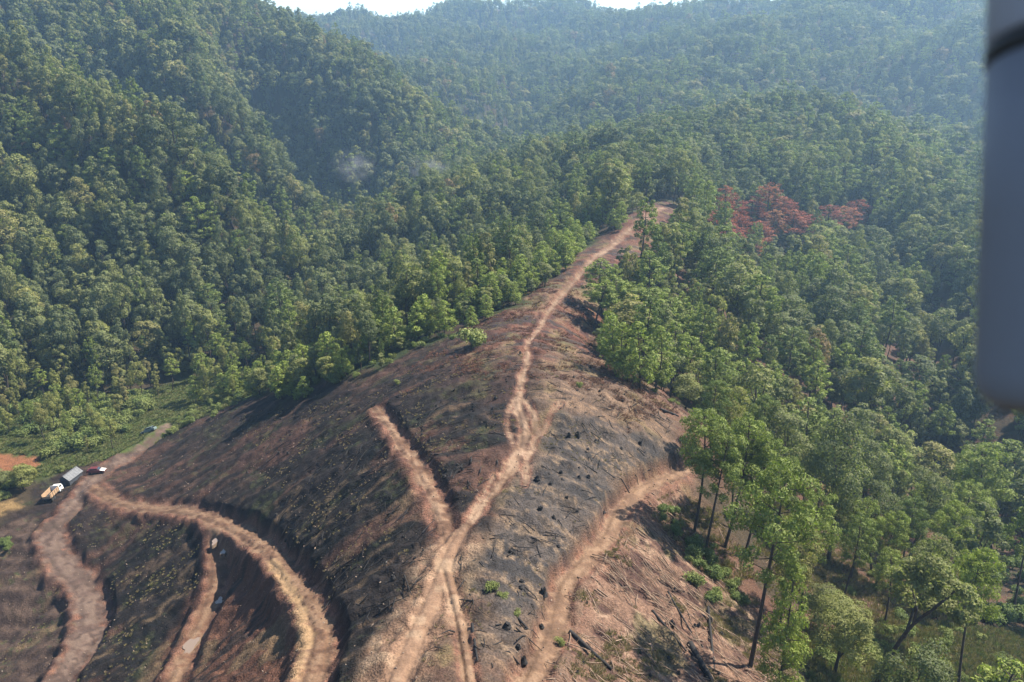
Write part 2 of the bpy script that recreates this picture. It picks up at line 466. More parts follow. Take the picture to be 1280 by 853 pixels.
# pale scuffed apron where the ridge track fans out at the foot, and the yellow road shoulder
AP = spline([hit(u, v)[:2] for (u, v) in [(560,690),(545,730),(515,790),(480,860),(450,930)]], 1.0)
dap = np.full(len(gx), 1e9)
sel = np.nonzero((np.abs(gx + 8) < 16) & (gy < 75) & (gy > 10))[0]
dap[sel] = np.sqrt(((gx[sel, None] - AP[None, :, 0]) ** 2 + (gy[sel, None] - AP[None, :, 1]) ** 2).min(1))
ap = (1 - sstep(1.4, 4.2, dap + (n_b - .5) * 3.5)) * .75
C = mix(C, mix(np.tile(col(.27, .175, .12), (len(gx), 1)), col(.36, .26, .18), sstep(.42, .6, n_c)), ap)
SH = spline([hit(u, v)[:2] for (u, v) in [(340,705),(352,725),(368,752),(380,785),(380,820),(368,860)]], 1.0)
dsh = np.full(len(gx), 1e9)
sel = np.nonzero((gx > -45) & (gx < -10) & (gy > 38) & (gy < 90))[0]
dsh[sel] = np.sqrt(((gx[sel, None] - SH[None, :, 0]) ** 2 + (gy[sel, None] - SH[None, :, 1]) ** 2).min(1))
C = mix(C, col(.36, .25, .145), (1 - sstep(.3, .95, dsh + (n_c - .5) * 1.0)) * .9)
vary = 0.55 + 0.60 * n_d + 0.30 * n_c
C *= (vary + (1.0 - vary) * .6 * g_rm)[:, None]
C *= .51
C *= np.array([1.04, .99, .95])
C = np.clip(C, .006, .9)

# faces
r_i = np.arange(nr - 1)[:, None]; a_i = np.arange(na)[None]
a2 = (a_i + 1) % na
quads = np.stack([r_i * na + a_i, (r_i + 1) * na + a_i, (r_i + 1) * na + a2, r_i * na + a2], -1).reshape(-1, 4)
quads = quads[:, ::-1]
fan = np.stack([np.full(na, nr * na), np.arange(na), (np.arange(na) + 1) % na], -1)[:, ::-1]
GV = np.stack([gx, gy, gz], -1)
e1 = GV[quads[:, 2]] - GV[quads[:, 0]]; e2 = GV[quads[:, 3]] - GV[quads[:, 1]]
fn = np.cross(e1, e2)
if fn[:, 2].mean() < 0:
    quads = quads[:, ::-1]; fan = fan[:, ::-1]; fn = -fn
GN_ = np.zeros_like(GV)
for c in range(4):
    for ax in range(3):
        GN_[:, ax] += np.bincount(quads[:, c], fn[:, ax], len(GV))
GN_[-1] = (0, 0, 1)
GN_ /= np.linalg.norm(GN_, axis=1)[:, None] + 1e-12
# which object owns a face
f_rm = g_rm[quads].mean(1)
f_id = np.where(f_rm > .5, g_rid[quads[:, 0]], -1)

# ------------------------------------------------------------------ materials
def new_mat(name):
    m = bpy.data.materials.new(name)
    m.use_nodes = True
    nt = m.node_tree
    nt.nodes.clear()
    o = nt.nodes.new('ShaderNodeOutputMaterial')
    return m, nt, o

def N(nt, t, **kw):
    n = nt.nodes.new(t)
    for k, v in kw.items(): setattr(n, k, v)
    return n

def soil_mat():
    m, nt, o = new_mat('soil')
    at_ = N(nt, 'ShaderNodeAttribute', attribute_name='soil_colour')
    geo = N(nt, 'ShaderNodeNewGeometry')
    n1 = N(nt, 'ShaderNodeTexNoise'); n1.inputs['Scale'].default_value = 5.5; n1.inputs['Detail'].default_value = 4
    n2 = N(nt, 'ShaderNodeTexNoise'); n2.inputs['Scale'].default_value = 1.3; n2.inputs['Detail'].default_value = 5
    nt.links.new(geo.outputs['Position'], n1.inputs['Vector']); nt.links.new(geo.outputs['Position'], n2.inputs['Vector'])
    mp = N(nt, 'ShaderNodeMapRange'); mp.inputs[1].default_value = .3; mp.inputs[2].default_value = .7
    mp.inputs[3].default_value = .50; mp.inputs[4].default_value = 1.50
    nt.links.new(n1.outputs['Fac'], mp.inputs[0])
    amp = N(nt, 'ShaderNodeMapRange'); amp.inputs[3].default_value = .35; amp.inputs[4].default_value = 1.     # beaten tracks are smoother than loose soil
    nt.links.new(at_.outputs['Alpha'], amp.inputs[0])
    mxn = N(nt, 'ShaderNodeMix'); mxn.data_type = 'FLOAT'; mxn.inputs[2].default_value = 1.
    nt.links.new(amp.outputs[0], mxn.inputs[0]); nt.links.new(mp.outputs[0], mxn.inputs[3])
    mul = N(nt, 'ShaderNodeVectorMath', operation='SCALE')
    nt.links.new(at_.outputs['Color'], mul.inputs[0]); nt.links.new(mxn.outputs[0], mul.inputs['Scale'])
    bs = N(nt, 'ShaderNodeBsdfPrincipled')
    bs.inputs['Roughness'].default_value = .92
    bs.inputs['Specular IOR Level'].default_value = .15
    nt.links.new(mul.outputs[0], bs.inputs['Base Color'])
    ad = N(nt, 'ShaderNodeMath', operation='ADD')
    nt.links.new(n1.outputs['Fac'], ad.inputs[0]); nt.links.new(n2.outputs['Fac'], ad.inputs[1])
    bp = N(nt, 'ShaderNodeBump'); bp.inputs['Strength'].default_value = .7; bp.inputs['Distance'].default_value = .25
    bst = N(nt, 'ShaderNodeMath', operation='MULTIPLY'); bst.inputs[1].default_value = .7
    nt.links.new(amp.outputs[0], bst.inputs[0]); nt.links.new(bst.outputs[0], bp.inputs['Strength'])
    nt.links.new(ad.outputs[0], bp.inputs['Height']); nt.links.new(bp.outputs[0], bs.inputs['Normal'])
    nt.links.new(bs.outputs[0], o.inputs[0])
    return m
M_SOIL = soil_mat()

def foliage_mat(name, stops, rough=.75, transl=.30):
    """colour by the tree's own hue value, then varied by leaf clump"""
    m, nt, o = new_mat(name)
    hue = N(nt, 'ShaderNodeAttribute', attribute_name='hue', attribute_type='INSTANCER')
    rp = N(nt, 'ShaderNodeValToRGB')
    el = rp.color_ramp.elements
    el[0].position, el[0].color = stops[0][0], (*stops[0][1], 1)
    el[1].position, el[1].color = stops[-1][0], (*stops[-1][1], 1)
    for p, c in stops[1:-1]:
        e = el.new(p); e.color = (*c, 1)
    nt.links.new(hue.outputs['Fac'], rp.inputs[0])
    tint = N(nt, 'ShaderNodeAttribute', attribute_name='tint')
    mp = N(nt, 'ShaderNodeMapRange'); mp.inputs[3].default_value = .62; mp.inputs[4].default_value = 1.42
    nt.links.new(tint.outputs['Fac'], mp.inputs[0])
    mul = N(nt, 'ShaderNodeVectorMath', operation='SCALE')
    nt.links.new(rp.outputs[0], mul.inputs[0]); nt.links.new(mp.outputs[0], mul.inputs['Scale'])
    bs = N(nt, 'ShaderNodeBsdfPrincipled')
    bs.inputs['Roughness'].default_value = rough
    bs.inputs['Specular IOR Level'].default_value = .18
    nt.links.new(mul.outputs[0], bs.inputs['Base Color'])
    tr = N(nt, 'ShaderNodeBsdfTranslucent')
    tc = N(nt, 'ShaderNodeVectorMath', operation='MULTIPLY'); tc.inputs[1].default_value = (1.15, 1.35, .6)
    nt.links.new(mul.outputs[0], tc.inputs[0]); nt.links.new(tc.outputs[0], tr.inputs[0])
    mx = N(nt, 'ShaderNodeMixShader'); mx.inputs[0].default_value = transl
    nt.links.new(bs.outputs[0], mx.inputs[1]); nt.links.new(tr.outputs[0], mx.inputs[2])
    nt.links.new(mx.outputs[0], o.inputs[0])
    return m

M_LEAF = foliage_mat('broad_leaves', [(0, (.086, .103, .047)), (.25, (.116, .131, .056)), (.5, (.142, .153, .058)), (.75, (.168, .176, .052)), (.9, (.170, .152, .066)), (1, (.17, .110, .064))], .75, .36)
M_NEEDLE = foliage_mat('pine_needles', [(0, (.090, .118, .038)), (.5, (.130, .160, .040)), (1, (.165, .200, .042))], .7)
M_DEAD = foliage_mat('dead_needles', [(0, (.13, .038, .024)), (.5, (.19, .050, .030)), (1, (.21, .098, .045))], .8)
M_BUSH = foliage_mat('bush_leaves', [(0, (.070, .102, .034)), (.5, (.110, .140, .042)), (1, (.155, .170, .055))], .7)

def plain_mat(name, c, rough=.8, metal=0., nscale=3., namp=.3, bump=.0, spec=.3):
    m, nt, o = new_mat(name)
    tc = N(nt, 'ShaderNodeTexCoord')
    n1 = N(nt, 'ShaderNodeTexNoise'); n1.inputs['Scale'].default_value = nscale; n1.inputs['Detail'].default_value = 5
    nt.links.new(tc.outputs['Object'], n1.inputs['Vector'])
    mp = N(nt, 'ShaderNodeMapRange'); mp.inputs[1].default_value = .25; mp.inputs[2].default_value = .75
    mp.inputs[3].default_value = 1 - namp; mp.inputs[4].default_value = 1 + namp
    nt.links.new(n1.outputs['Fac'], mp.inputs[0])
    mul = N(nt, 'ShaderNodeVectorMath', operation='SCALE'); mul.inputs[0].default_value = c
    nt.links.new(mp.outputs[0], mul.inputs['Scale'])
    bs = N(nt, 'ShaderNodeBsdfPrincipled')
    bs.inputs['Roughness'].default_value = rough
    bs.inputs['Metallic'].default_value = metal
    bs.inputs['Specular IOR Level'].default_value = spec
    nt.links.new(mul.outputs[0], bs.inputs['Base Color'])
    if bump:
        bp = N(nt, 'ShaderNodeBump'); bp.inputs['Strength'].default_value = bump; bp.inputs['Distance'].default_value = .05
        nt.links.new(n1.outputs['Fac'], bp.inputs['Height']); nt.links.new(bp.outputs[0], bs.inputs['Normal'])
    nt.links.new(bs.outputs[0], o.inputs[0])
    return m

M_BARK = plain_mat('bark', (.045, .034, .028), .9, 0, 4, .45, .6)
M_CHAR = plain_mat('charred_wood', (.012, .011, .011), .85, 0, 6, .5, .6)
M_LOG = plain_mat('weathered_log', (.11, .085, .07), .85, 0, 5, .5, .5)
M_CUT = plain_mat('cut_wood', (.20, .13, .075), .85, 0, 9, .35, .2)
M_TWIG = plain_mat('dry_twigs', (.15, .105, .075), .9, 0, .8, .55)
M_DRYG = foliage_mat('dry_grass', [(0, (.085, .115, .035)), (.45, (.15, .13, .06)), (1, (.20, .155, .095))], .8, .2)
M_STONE = plain_mat('pale_stone', (.15, .115, .09), .85, 0, 3, .3, .4)

# ------------------------------------------------------------------ object building
def mesh_np(name, V, F, mats, attrs=None, smooth=False, loops=None):
    """V (n,3); F (m,k) all faces with k corners"""
    me = bpy.data.meshes.new(name)
    V = np.ascontiguousarray(V, np.float32); F = np.ascontiguousarray(F, np.int32)
    k = F.shape[1]
    me.vertices.add(len(V)); me.vertices.foreach_set('co', V.ravel())
    me.loops.add(F.size); me.loops.foreach_set('vertex_index', F.ravel())
    me.polygons.add(len(F)); me.polygons.foreach_set('loop_start', np.arange(0, F.size, k, dtype=np.int32))
    if smooth: me.polygons.foreach_set('use_smooth', np.ones(len(F), bool))
    me.update(calc_edges=True)
    for nme, (typ, arr) in (attrs or {}).items():
        a = me.attributes.new(nme, typ, 'POINT')
        a.data.foreach_set('color' if 'COLOR' in typ else ('vector' if typ == 'FLOAT_VECTOR' else 'value'), np.ascontiguousarray(arr).ravel())
    for m in mats: me.materials.append(m)
    return me

def link(name, me, parent=None, loc=None, rot=None, scale=None):
    o = bpy.data.objects.new(name, me)
    COL.objects.link(o)
    if parent is not None: o.parent = parent
    if loc is not None: o.location = tuple(float(c) for c in loc)
    if rot is not None: o.rotation_euler = rot
    if scale is not None: o.scale = scale
    return o

def tag(o, label=None, cat=None, group=None, kind=None):
    if label: o['label'] = label
    if cat: o['category'] = cat
    if group: o['group'] = group
    if kind: o['kind'] = kind
    return o

def ground_piece(name, q, extra=None):
    used = np.unique(q.ravel() if extra is None else np.concatenate([q.ravel(), extra.ravel()]))
    mp = np.full(len(GV), -1, np.int64); mp[used] = np.arange(len(used))
    V = GV[used].astype(np.float32)
    me = bpy.data.meshes.new(name)
    me.vertices.add(len(V)); me.vertices.foreach_set('co', V.ravel())
    fl = mp[q].ravel(); st = np.arange(0, q.size, 4)
    if extra is not None:
        st = np.concatenate([st, q.size + np.arange(0, extra.size, 3)]); fl = np.concatenate([fl, mp[extra].ravel()])
    me.loops.add(len(fl)); me.loops.foreach_set('vertex_index', fl.astype(np.int32))
    me.polygons.add(len(st)); me.polygons.foreach_set('loop_start', st.astype(np.int32))
    me.polygons.foreach_set('use_smooth', np.ones(len(st), bool))
    me.update(calc_edges=True)
    a = me.attributes.new('soil_colour', 'FLOAT_COLOR', 'POINT')
    a.data.foreach_set('color', np.concatenate([C[used], 1 - g_rm[used][:, None]], 1).astype(np.float32).ravel())
    me.normals_split_custom_set_from_vertices(GN_[used].astype(np.float32))
    me.materials.append(M_SOIL)
    o = link(name, me)
    o['kind'] = 'structure'
    return o

ground_piece('ground', quads[f_id < 0], fan)
for nm in ['valley_road', 'hillside_road', 'spur_track', 'bench_track', 'lower_track', 'ridge_track', 'side_rut']:
    ids = [k for k, R in enumerate(ROADS) if R['name'] == nm]
    q = quads[np.isin(f_id, ids)]
    if len(q): ground_piece(nm, q)

# ------------------------------------------------------------------ plants: meshes
def unit(v):
    return v / (np.linalg.norm(v, axis=-1, keepdims=True) + 1e-12)

def cards(c, n, ln, wd, rng, along=None):
    """leaf quads at c with normal n"""
    t = along if along is not None else rng.normal(size=c.shape)
    t = unit(t - (t * n).sum(1, keepdims=True) * n)
    b = np.cross(n, t)
    l = (ln * rng.uniform(.7, 1.3, len(c)))[:, None] / 2; w = (wd * rng.uniform(.7, 1.3, len(c)))[:, None] / 2
    V = np.stack([c - t * l - b * w * .5, c - b * w + t * l * .1, c + t * l, c + b * w + t * l * .1], 1).reshape(-1, 3)
    F = np.arange(len(V)).reshape(-1, 4)
    return V, F

def tube(P, R, sides=7):
    P = np.asarray(P, float); R = np.asarray(R, float)
    V = []; F = []
    for i in range(len(P)):
        d = unit(P[min(i + 1, len(P) - 1)] - P[max(i - 1, 0)])
        ref = np.array([1., 0, 0]) if abs(d[0]) < .9 else np.array([0, 1., 0])
        a = unit(np.cross(d, ref)); b = np.cross(d, a)
        th = np.arange(sides) * 2 * np.pi / sides
        V.append(P[i] + R[i] * (np.cos(th)[:, None] * a + np.sin(th)[:, None] * b))
    V = np.concatenate(V)
    for i in range(len(P) - 1):
        for s in range(sides):
            s2 = (s + 1) % sides
            F.append((i * sides + s, i * sides + s2, (i + 1) * sides + s2, (i + 1) * sides + s))
    return V, np.array(F)

def join(parts):
    V = []; F = []; o = 0
    for v, f in parts:
        V.append(v); F.append(f + o); o += len(v)
    return np.concatenate(V), np.concatenate(F)

def broadleaf(seed, Ht=18., R=4.2, base=.30, nclump=26, nleaf=2200, ls=.52, squash=1., lean=0., name='broadleaf'):
    rng = np.random.default_rng(seed)
    cz0, cz1 = Ht * base, Ht
    cc = np.array([lean, 0, (cz0 + cz1) / 2 * 1.02]); cvr = (cz1 - cz0) / 2
    k = np.arange(nclump) + .5
    ph = np.arccos(1 - 2 * k / nclump); th = np.pi * (1 + 5 ** .5) * k + rng.uniform(0, 6)
    d = np.stack([np.cos(th) * np.sin(ph), np.sin(th) * np.sin(ph), np.cos(ph)], 1)
    d = unit(d + rng.normal(size=d.shape) * .28)
    rr = rng.uniform(.42, .80, nclump)
    ax = np.array([R * rng.uniform(.85, 1.15), R * rng.uniform(.85, 1.15), cvr])
    ax[:2] *= 1.0
    taper = np.clip(1.0 - .35 * np.maximum(d[:, 2], 0) ** 2, .5, 1)
    d = d * np.stack([taper, taper, np.ones(nclump)], 1)
    cl = cc + d * rr[:, None] * ax
    cl[:, 2] = np.maximum(cl[:, 2], cz0)
    cr = R * rng.uniform(.27, .50, nclump) * (1 - .15 * (d[:, 2] > .8)) * (26 / nclump) ** .25
    per = np.maximum(8, (nleaf * cr ** 2 / (cr ** 2).sum()).astype(int))
    ci = np.repeat(np.arange(nclump), per)
    ld = unit(rng.normal(size=(len(ci), 3)) + d[ci] * .75 + np.array([0, 0, .45]))
    ctr = cl[ci] + ld * (cr[ci] * rng.uniform(.70, 1.06, len(ci)))[:, None] * np.array([1, 1, .82 * squash])
    n = unit(ld + rng.normal(size=ld.shape) * .34 + np.array([0, 0, .12]))
    V, F = cards(ctr, n, ls, ls * .62, rng)
    tint = np.clip(rng.uniform(.2, .8, nclump)[ci] + rng.normal(size=len(ci)) * .16, 0, 1)
    crown = mesh_np(name + '_crown', V, F, [M_LEAF], {'tint': ('FLOAT', np.repeat(tint, 4).astype(np.float32))})
    tz = np.linspace(0, 1, 6)
    bend = rng.normal(size=2) * .5
    P = np.stack([lean * tz ** 1.5 + bend[0] * np.sin(tz * 3), bend[1] * np.sin(tz * 3), tz * cc[2]], 1)
    parts = [tube(P, .26 * Ht / 18 * (1 - .55 * tz) , 7)]
    for j in rng.choice(nclump, min(9, nclump), replace=False):
        s = P[rng.integers(2, 5)]
        e = cl[j]; mid = (s + e) / 2 + np.array([0, 0, -.06 * Ht * rng.uniform(0, 1)])
        parts.append(tube([s, mid, e], [.12 * Ht / 18, .08 * Ht / 18, .03], 5))
    v, f = join(parts)
    return crown, mesh_np(name + '_trunk', v, f, [M_BARK], smooth=True)

def pine(seed, Ht=18., R=3.2, base=.5, nwh=9, nleaf=2400, ls=.55, wd=.13, top=.5, name='pine', mat=None, droop=0., tuft=1.):
    rng = np.random.default_rng(seed)
    tz = np.linspace(0, 1, 8)
    bend = rng.normal(size=2) * .35
    P = np.stack([bend[0] * np.sin(tz * 2.6), bend[1] * np.sin(tz * 2.6), tz * Ht * .97], 1)
    parts = [tube(P, .21 * Ht / 18 * (1 - .80 * tz) + .02, 7)]
    cl = []; cr = []
    for w in range(nwh):
        t = (w + rng.uniform(.1, .9)) / nwh
        z = Ht * (base + (1 - base) * t * .97)
        prof = (1 - t) ** top * (.55 + .45 * min(1, t * 3.5))
        nb = int(rng.integers(3, 6))
        a0 = rng.uniform(0, 6.28)
        s = np.array([np.interp(z / Ht / .97, tz, P[:, 0]), np.interp(z / Ht / .97, tz, P[:, 1]), min(z, Ht * .96)])
        for b in range(nb):
            a = a0 + b * 6.283 / nb + rng.normal() * .25
            Lb = R * prof * rng.uniform(.7, 1.15) + .25
            e = s + np.array([np.cos(a) * Lb, np.sin(a) * Lb, Lb * (.28 - droop) + rng.normal() * .15])
            parts.append(tube([s, (s + e) / 2 + np.array([0, 0, -.05 * Lb]), e], [.055, .04, .02], 4))
            cl.append(e); cr.append(tuft * (.42 + .16 * Lb) * rng.uniform(.75, 1.25))
            if Lb > 1.3:
                cl.append(s + (e - s) * .6 + rng.normal(size=3) * .25); cr.append(tuft * (.34 + .15 * Lb) * rng.uniform(.7, 1.2))
    cl.append(np.array([P[-1, 0], P[-1, 1], Ht * .98])); cr.append(.6)
    cl = np.array(cl); cr = np.array(cr)
    per = np.maximum(6, (nleaf * cr ** 2 / (cr ** 2).sum()).astype(int))
    ci = np.repeat(np.arange(len(cl)), per)
    ld = unit(rng.normal(size=(len(ci), 3)) + np.array([0, 0, .45]))
    ctr = cl[ci] + ld * (cr[ci] * rng.uniform(.55, 1.05, len(ci)))[:, None] * np.array([1, 1, .70])
    al = unit(rng.normal(size=ld.shape) + ld * .4 + np.array([0, 0, .3]))
    n = unit(ld + rng.normal(size=ld.shape) * .45 + np.array([0, 0, .15]))
    V, F = cards(ctr, n, ls, wd, rng, along=al)
    tint = np.clip(rng.uniform(.2, .8, len(cl))[ci] + rng.normal(size=len(ci)) * .15, 0, 1)
    crown = mesh_np(name + '_crown', V, F, [mat or M_NEEDLE], {'tint': ('FLOAT', np.repeat(tint, 4).astype(np.float32))})
    v, f = join(parts)
    return crown, mesh_np(name + '_trunk', v, f, [M_BARK], smooth=True)

def shrub_mesh(seed, R=1.4, Hs=1.6, nleaf=500, ls=.32, mat=None, wd=.6, spiky=0.):
    rng = np.random.default_rng(seed)
    nc = 9
    a = rng.uniform(0, 6.28, nc); r = R * .62 * np.sqrt(rng.uniform(0, 1, nc))
    cl = np.stack([np.cos(a) * r, np.sin(a) * r, Hs * rng.uniform(.25, .72, nc)], 1)
    cr = R * rng.uniform(.30, .5, nc)
    ci = rng.integers(0, nc, nleaf)
    ld = unit(rng.normal(size=(nleaf, 3)) + np.array([0, 0, .5]))
    ctr = cl[ci] + ld * (cr[ci] * rng.uniform(.4, 1.05, nleaf))[:, None] * np.array([1, 1, .8])
    ctr[:, 2] = np.maximum(ctr[:, 2], .04)
    n = unit(ld + rng.normal(size=ld.shape) * .6 + np.array([0, 0, .2]))
    al = None
    if spiky:
        al = unit(ld * .6 + np.array([0, 0, .9]) + rng.normal(size=ld.shape) * .25); n = unit(np.cross(al, rng.normal(size=ld.shape)))
    V, F = cards(ctr, n, ls, ls * wd, rng, along=al)
    tint = np.clip(rng.uniform(.2, .8, nc)[ci] + rng.normal(size=nleaf) * .16, 0, 1)
    me = mesh_np('shrub_foliage', V, F, [mat or M_BUSH], {'tint': ('FLOAT', np.repeat(tint, 4).astype(np.float32))})
    parts = [tube([np.array([0, 0, -.1]), (np.array([0, 0, 0]) + cl[j]) / 2 + rng.normal(size=3) * .08, cl[j]], [.05, .035, .015], 4) for j in range(5)]
    v, f = join(parts)
    return me, mesh_np('shrub_stems', v, f, [M_BARK], smooth=True)

# near, middle and far versions
BL_NEAR = [broadleaf(100 + i, Ht=18, R=4.0 + .4 * (i % 2), base=.24 + .05 * (i % 3), nclump=46, nleaf=9000, ls=.29) for i in range(3)]
PN_NEAR = [pine(200 + i, Ht=18, R=3.6, base=.50, nwh=9, nleaf=8000, ls=.36, wd=.12, top=.38) for i in range(3)]
YP_NEAR = [pine(230 + i, Ht=12, R=2.6, base=.14, nwh=13, nleaf=7000, ls=.34, wd=.11, top=.75, name='young_pine') for i in range(2)]
BL_MID = [broadleaf(300 + i, Ht=18 + 1.0 * (i % 3), R=[3.9, 3.1, 2.6, 3.6, 4.3, 3.0, 2.3, 3.4][i], base=[.22, .20, .12, .30, .42, .35, .15, .25][i],
                    nclump=[40, 34, 34, 26, 34, 22, 30, 44][i], nleaf=[3000, 2700, 2500, 2300, 2800, 1700, 2300, 3000][i], ls=.50) for i in range(8)]
PN_MID = [pine(400 + i, Ht=18, R=3.3, base=[.45, .36, .5][i], nwh=8, nleaf=2800, ls=.55, wd=.22, top=[.4, .55, .4][i]) for i in range(3)]
YP_MID = [pine(430 + i, Ht=9, R=2.2, base=.12, nwh=10, nleaf=2000, ls=.45, wd=.17, top=.75, name='young_pine') for i in range(2)]
BL_FAR = [broadleaf(500 + i, Ht=18, R=[4.4, 3.6, 4.0][i], base=.2, nclump=18, nleaf=1000, ls=.95) for i in range(3)]
PN_FAR = [pine(520, Ht=18, R=3.3, base=.35, nwh=7, nleaf=800, ls=1.0, wd=.34, top=.5)]
DEAD = [pine(600 + i, Ht=14, R=3.0, base=.22, nwh=9, nleaf=2000, ls=.6, wd=.15, top=.5, name='dead_pine', mat=M_DEAD) for i in range(2)]
SHRUB = [shrub_mesh(700 + i, nleaf=1300, ls=.20) for i in range(3)]

def place_tree(name, meshes, p, scale, rotz, hue, label, cat, group, lean=(0, 0)):
    e = bpy.data.objects.new(name, None)
    e.empty_display_size = .5
    COL.objects.link(e)
    e.location = (float(p[0]), float(p[1]), float(p[2]) - .15)
    e.rotation_euler = Euler((lean[0], lean[1], 0)).to_matrix().to_euler() if not rotz else (Euler((lean[0], lean[1], 0)).to_matrix() @ Euler((0, 0, rotz)).to_matrix()).to_euler()
    e.scale = scale
    tag(e, label, cat, group)
    c = bpy.data.objects.new('crown', meshes[0]); COL.objects.link(c); c.parent = e; c['hue'] = float(hue)
    t = bpy.data.objects.new('trunk', meshes[1]); COL.objects.link(t); t.parent = e
    return e

OCC = []      # occupied spots (x, y, r)

def fit_tree(name, meshes, Ht, R, base, top, width_px, hue, label, cat, group=None, rot=None):
    """a tree rooted at a seen ground spot whose tip reaches the seen height"""
    p = at(*base)
    lo, hi = 1., 45.
    for _ in range(30):
        m = (lo + hi) / 2
        if project((p[0], p[1], p[2] + m))[1] > top[1]: lo = m
        else: hi = m
    h = m
    u0, _, d = project((p[0], p[1], p[2] + h))
    dx = (top[0] - u0) * d / F_PX
    h2 = math.hypot(h, dx)
    dm = project((p[0], p[1], p[2] + h * .7))[2]
    sx = (width_px / 2 * dm / F_PX) / R
    OCC.append((p[0], p[1], 4.5 if name == 'dead_pine' else 2.2))
    return place_tree(name, meshes, p, (sx, sx, h2 / Ht), random.uniform(0, 6.28) if rot is None else rot, hue, label, cat, group, (0, math.atan2(dx, h)))

#--- foreground trees, one by one
FT = [
 ('pine_tree', PN_NEAR[0], 18, 3.9, (938,833), (985,584), 112, .35, 'tall dark-trunked pine leaning right with a wide round crown above the bare red slope'),
 ('young_pine', YP_NEAR[0], 12, 2.6, (972,872), (994,705), 62, .75, 'bright green narrow young pine at the lower edge, right of the long leaning trunk'),
 ('broadleaf_tree', BL_NEAR[0], 18, 4.2, (1043,842), (1068,748), 84, .62, 'olive bushy tree on a short thin trunk at the bottom beside the bright young pine'),
 ('pine_tree', PN_NEAR[1], 18, 3.9, (1106,778), (1112,690), 50, .65, 'small round-topped pine on a thin straight trunk above the forked leaning tree'),
 ('pine_tree', PN_NEAR[2], 18, 3.9, (1198,858), (1232,690), 66, .85, 'vivid green pine at the lower right, just right of the forked leaning tree'),
 ('pine_tree', PN_NEAR[1], 18, 3.9, (1150,702), (1172,605), 60, .7, 'yellow-green pine at the right, left one of the pair with bare slanting trunks'),
 ('pine_tree', PN_NEAR[0], 18, 3.9, (1194,704), (1214,604), 58, .72, 'yellow-green pine at the right, right one of the pair with bare slanting trunks'),
 ('pine_tree', PN_NEAR[2], 18, 3.9, (1240,690), (1232,560), 76, .66, 'tall light green pine near the right edge below the grey drone leg'),
 ('pine_tree', PN_NEAR[2], 18, 3.9, (868,664), (878,514), 72, .45, 'leftmost pine of the clump above the lower track, thin trunk and green crown'),
 ('pine_tree', PN_NEAR[0], 18, 3.9, (882,688), (912,545), 66, .40, 'second pine from the left in the clump above the lower track'),
 ('pine_tree', PN_NEAR[1], 18, 3.9, (906,684), (935,522), 76, .55, 'third pine from the left in the clump above the lower track, broad bright crown'),
 ('pine_tree', PN_NEAR[2], 18, 3.9, (930,696), (958,545), 66, .38, 'rightmost pine of the clump above the lower track, thick dark trunk'),
 ('broadleaf_tree', BL_NEAR[1], 18, 4.4, (1035,702), (1050,512), 92, .20, 'tall silvery green tree with a deep crown right of the wide leaning pine'),
 ('broadleaf_tree', BL_NEAR[2], 18, 4.2, (1085,668), (1088,540), 66, .25, 'grey-green leafy tree right behind the tall silvery tree'),
 ('broadleaf_tree', BL_NEAR[0], 18, 4.2, (985,640), (975,500), 78, .35, 'mid green tree behind the wide leaning pine'),
 ('broadleaf_tree', BL_NEAR[2], 18, 4.2, (1110,520), (1108,452), 34, .82, 'bright yellow-green small tree standing alone over the dark gully at right'),
 ('broadleaf_tree', BL_NEAR[1], 18, 4.2, (1060,800), (1020,735), 60, .45, 'low spreading green tree behind the olive bushy tree at the bottom'),
]
for nm, ms, Ht, R, b, t, w, hue, lab in FT:
    fit_tree(nm, ms, Ht, R, b, t, w, hue, lab, 'pine tree' if 'pine' in nm else 'tree', 'near trees on the right slope')

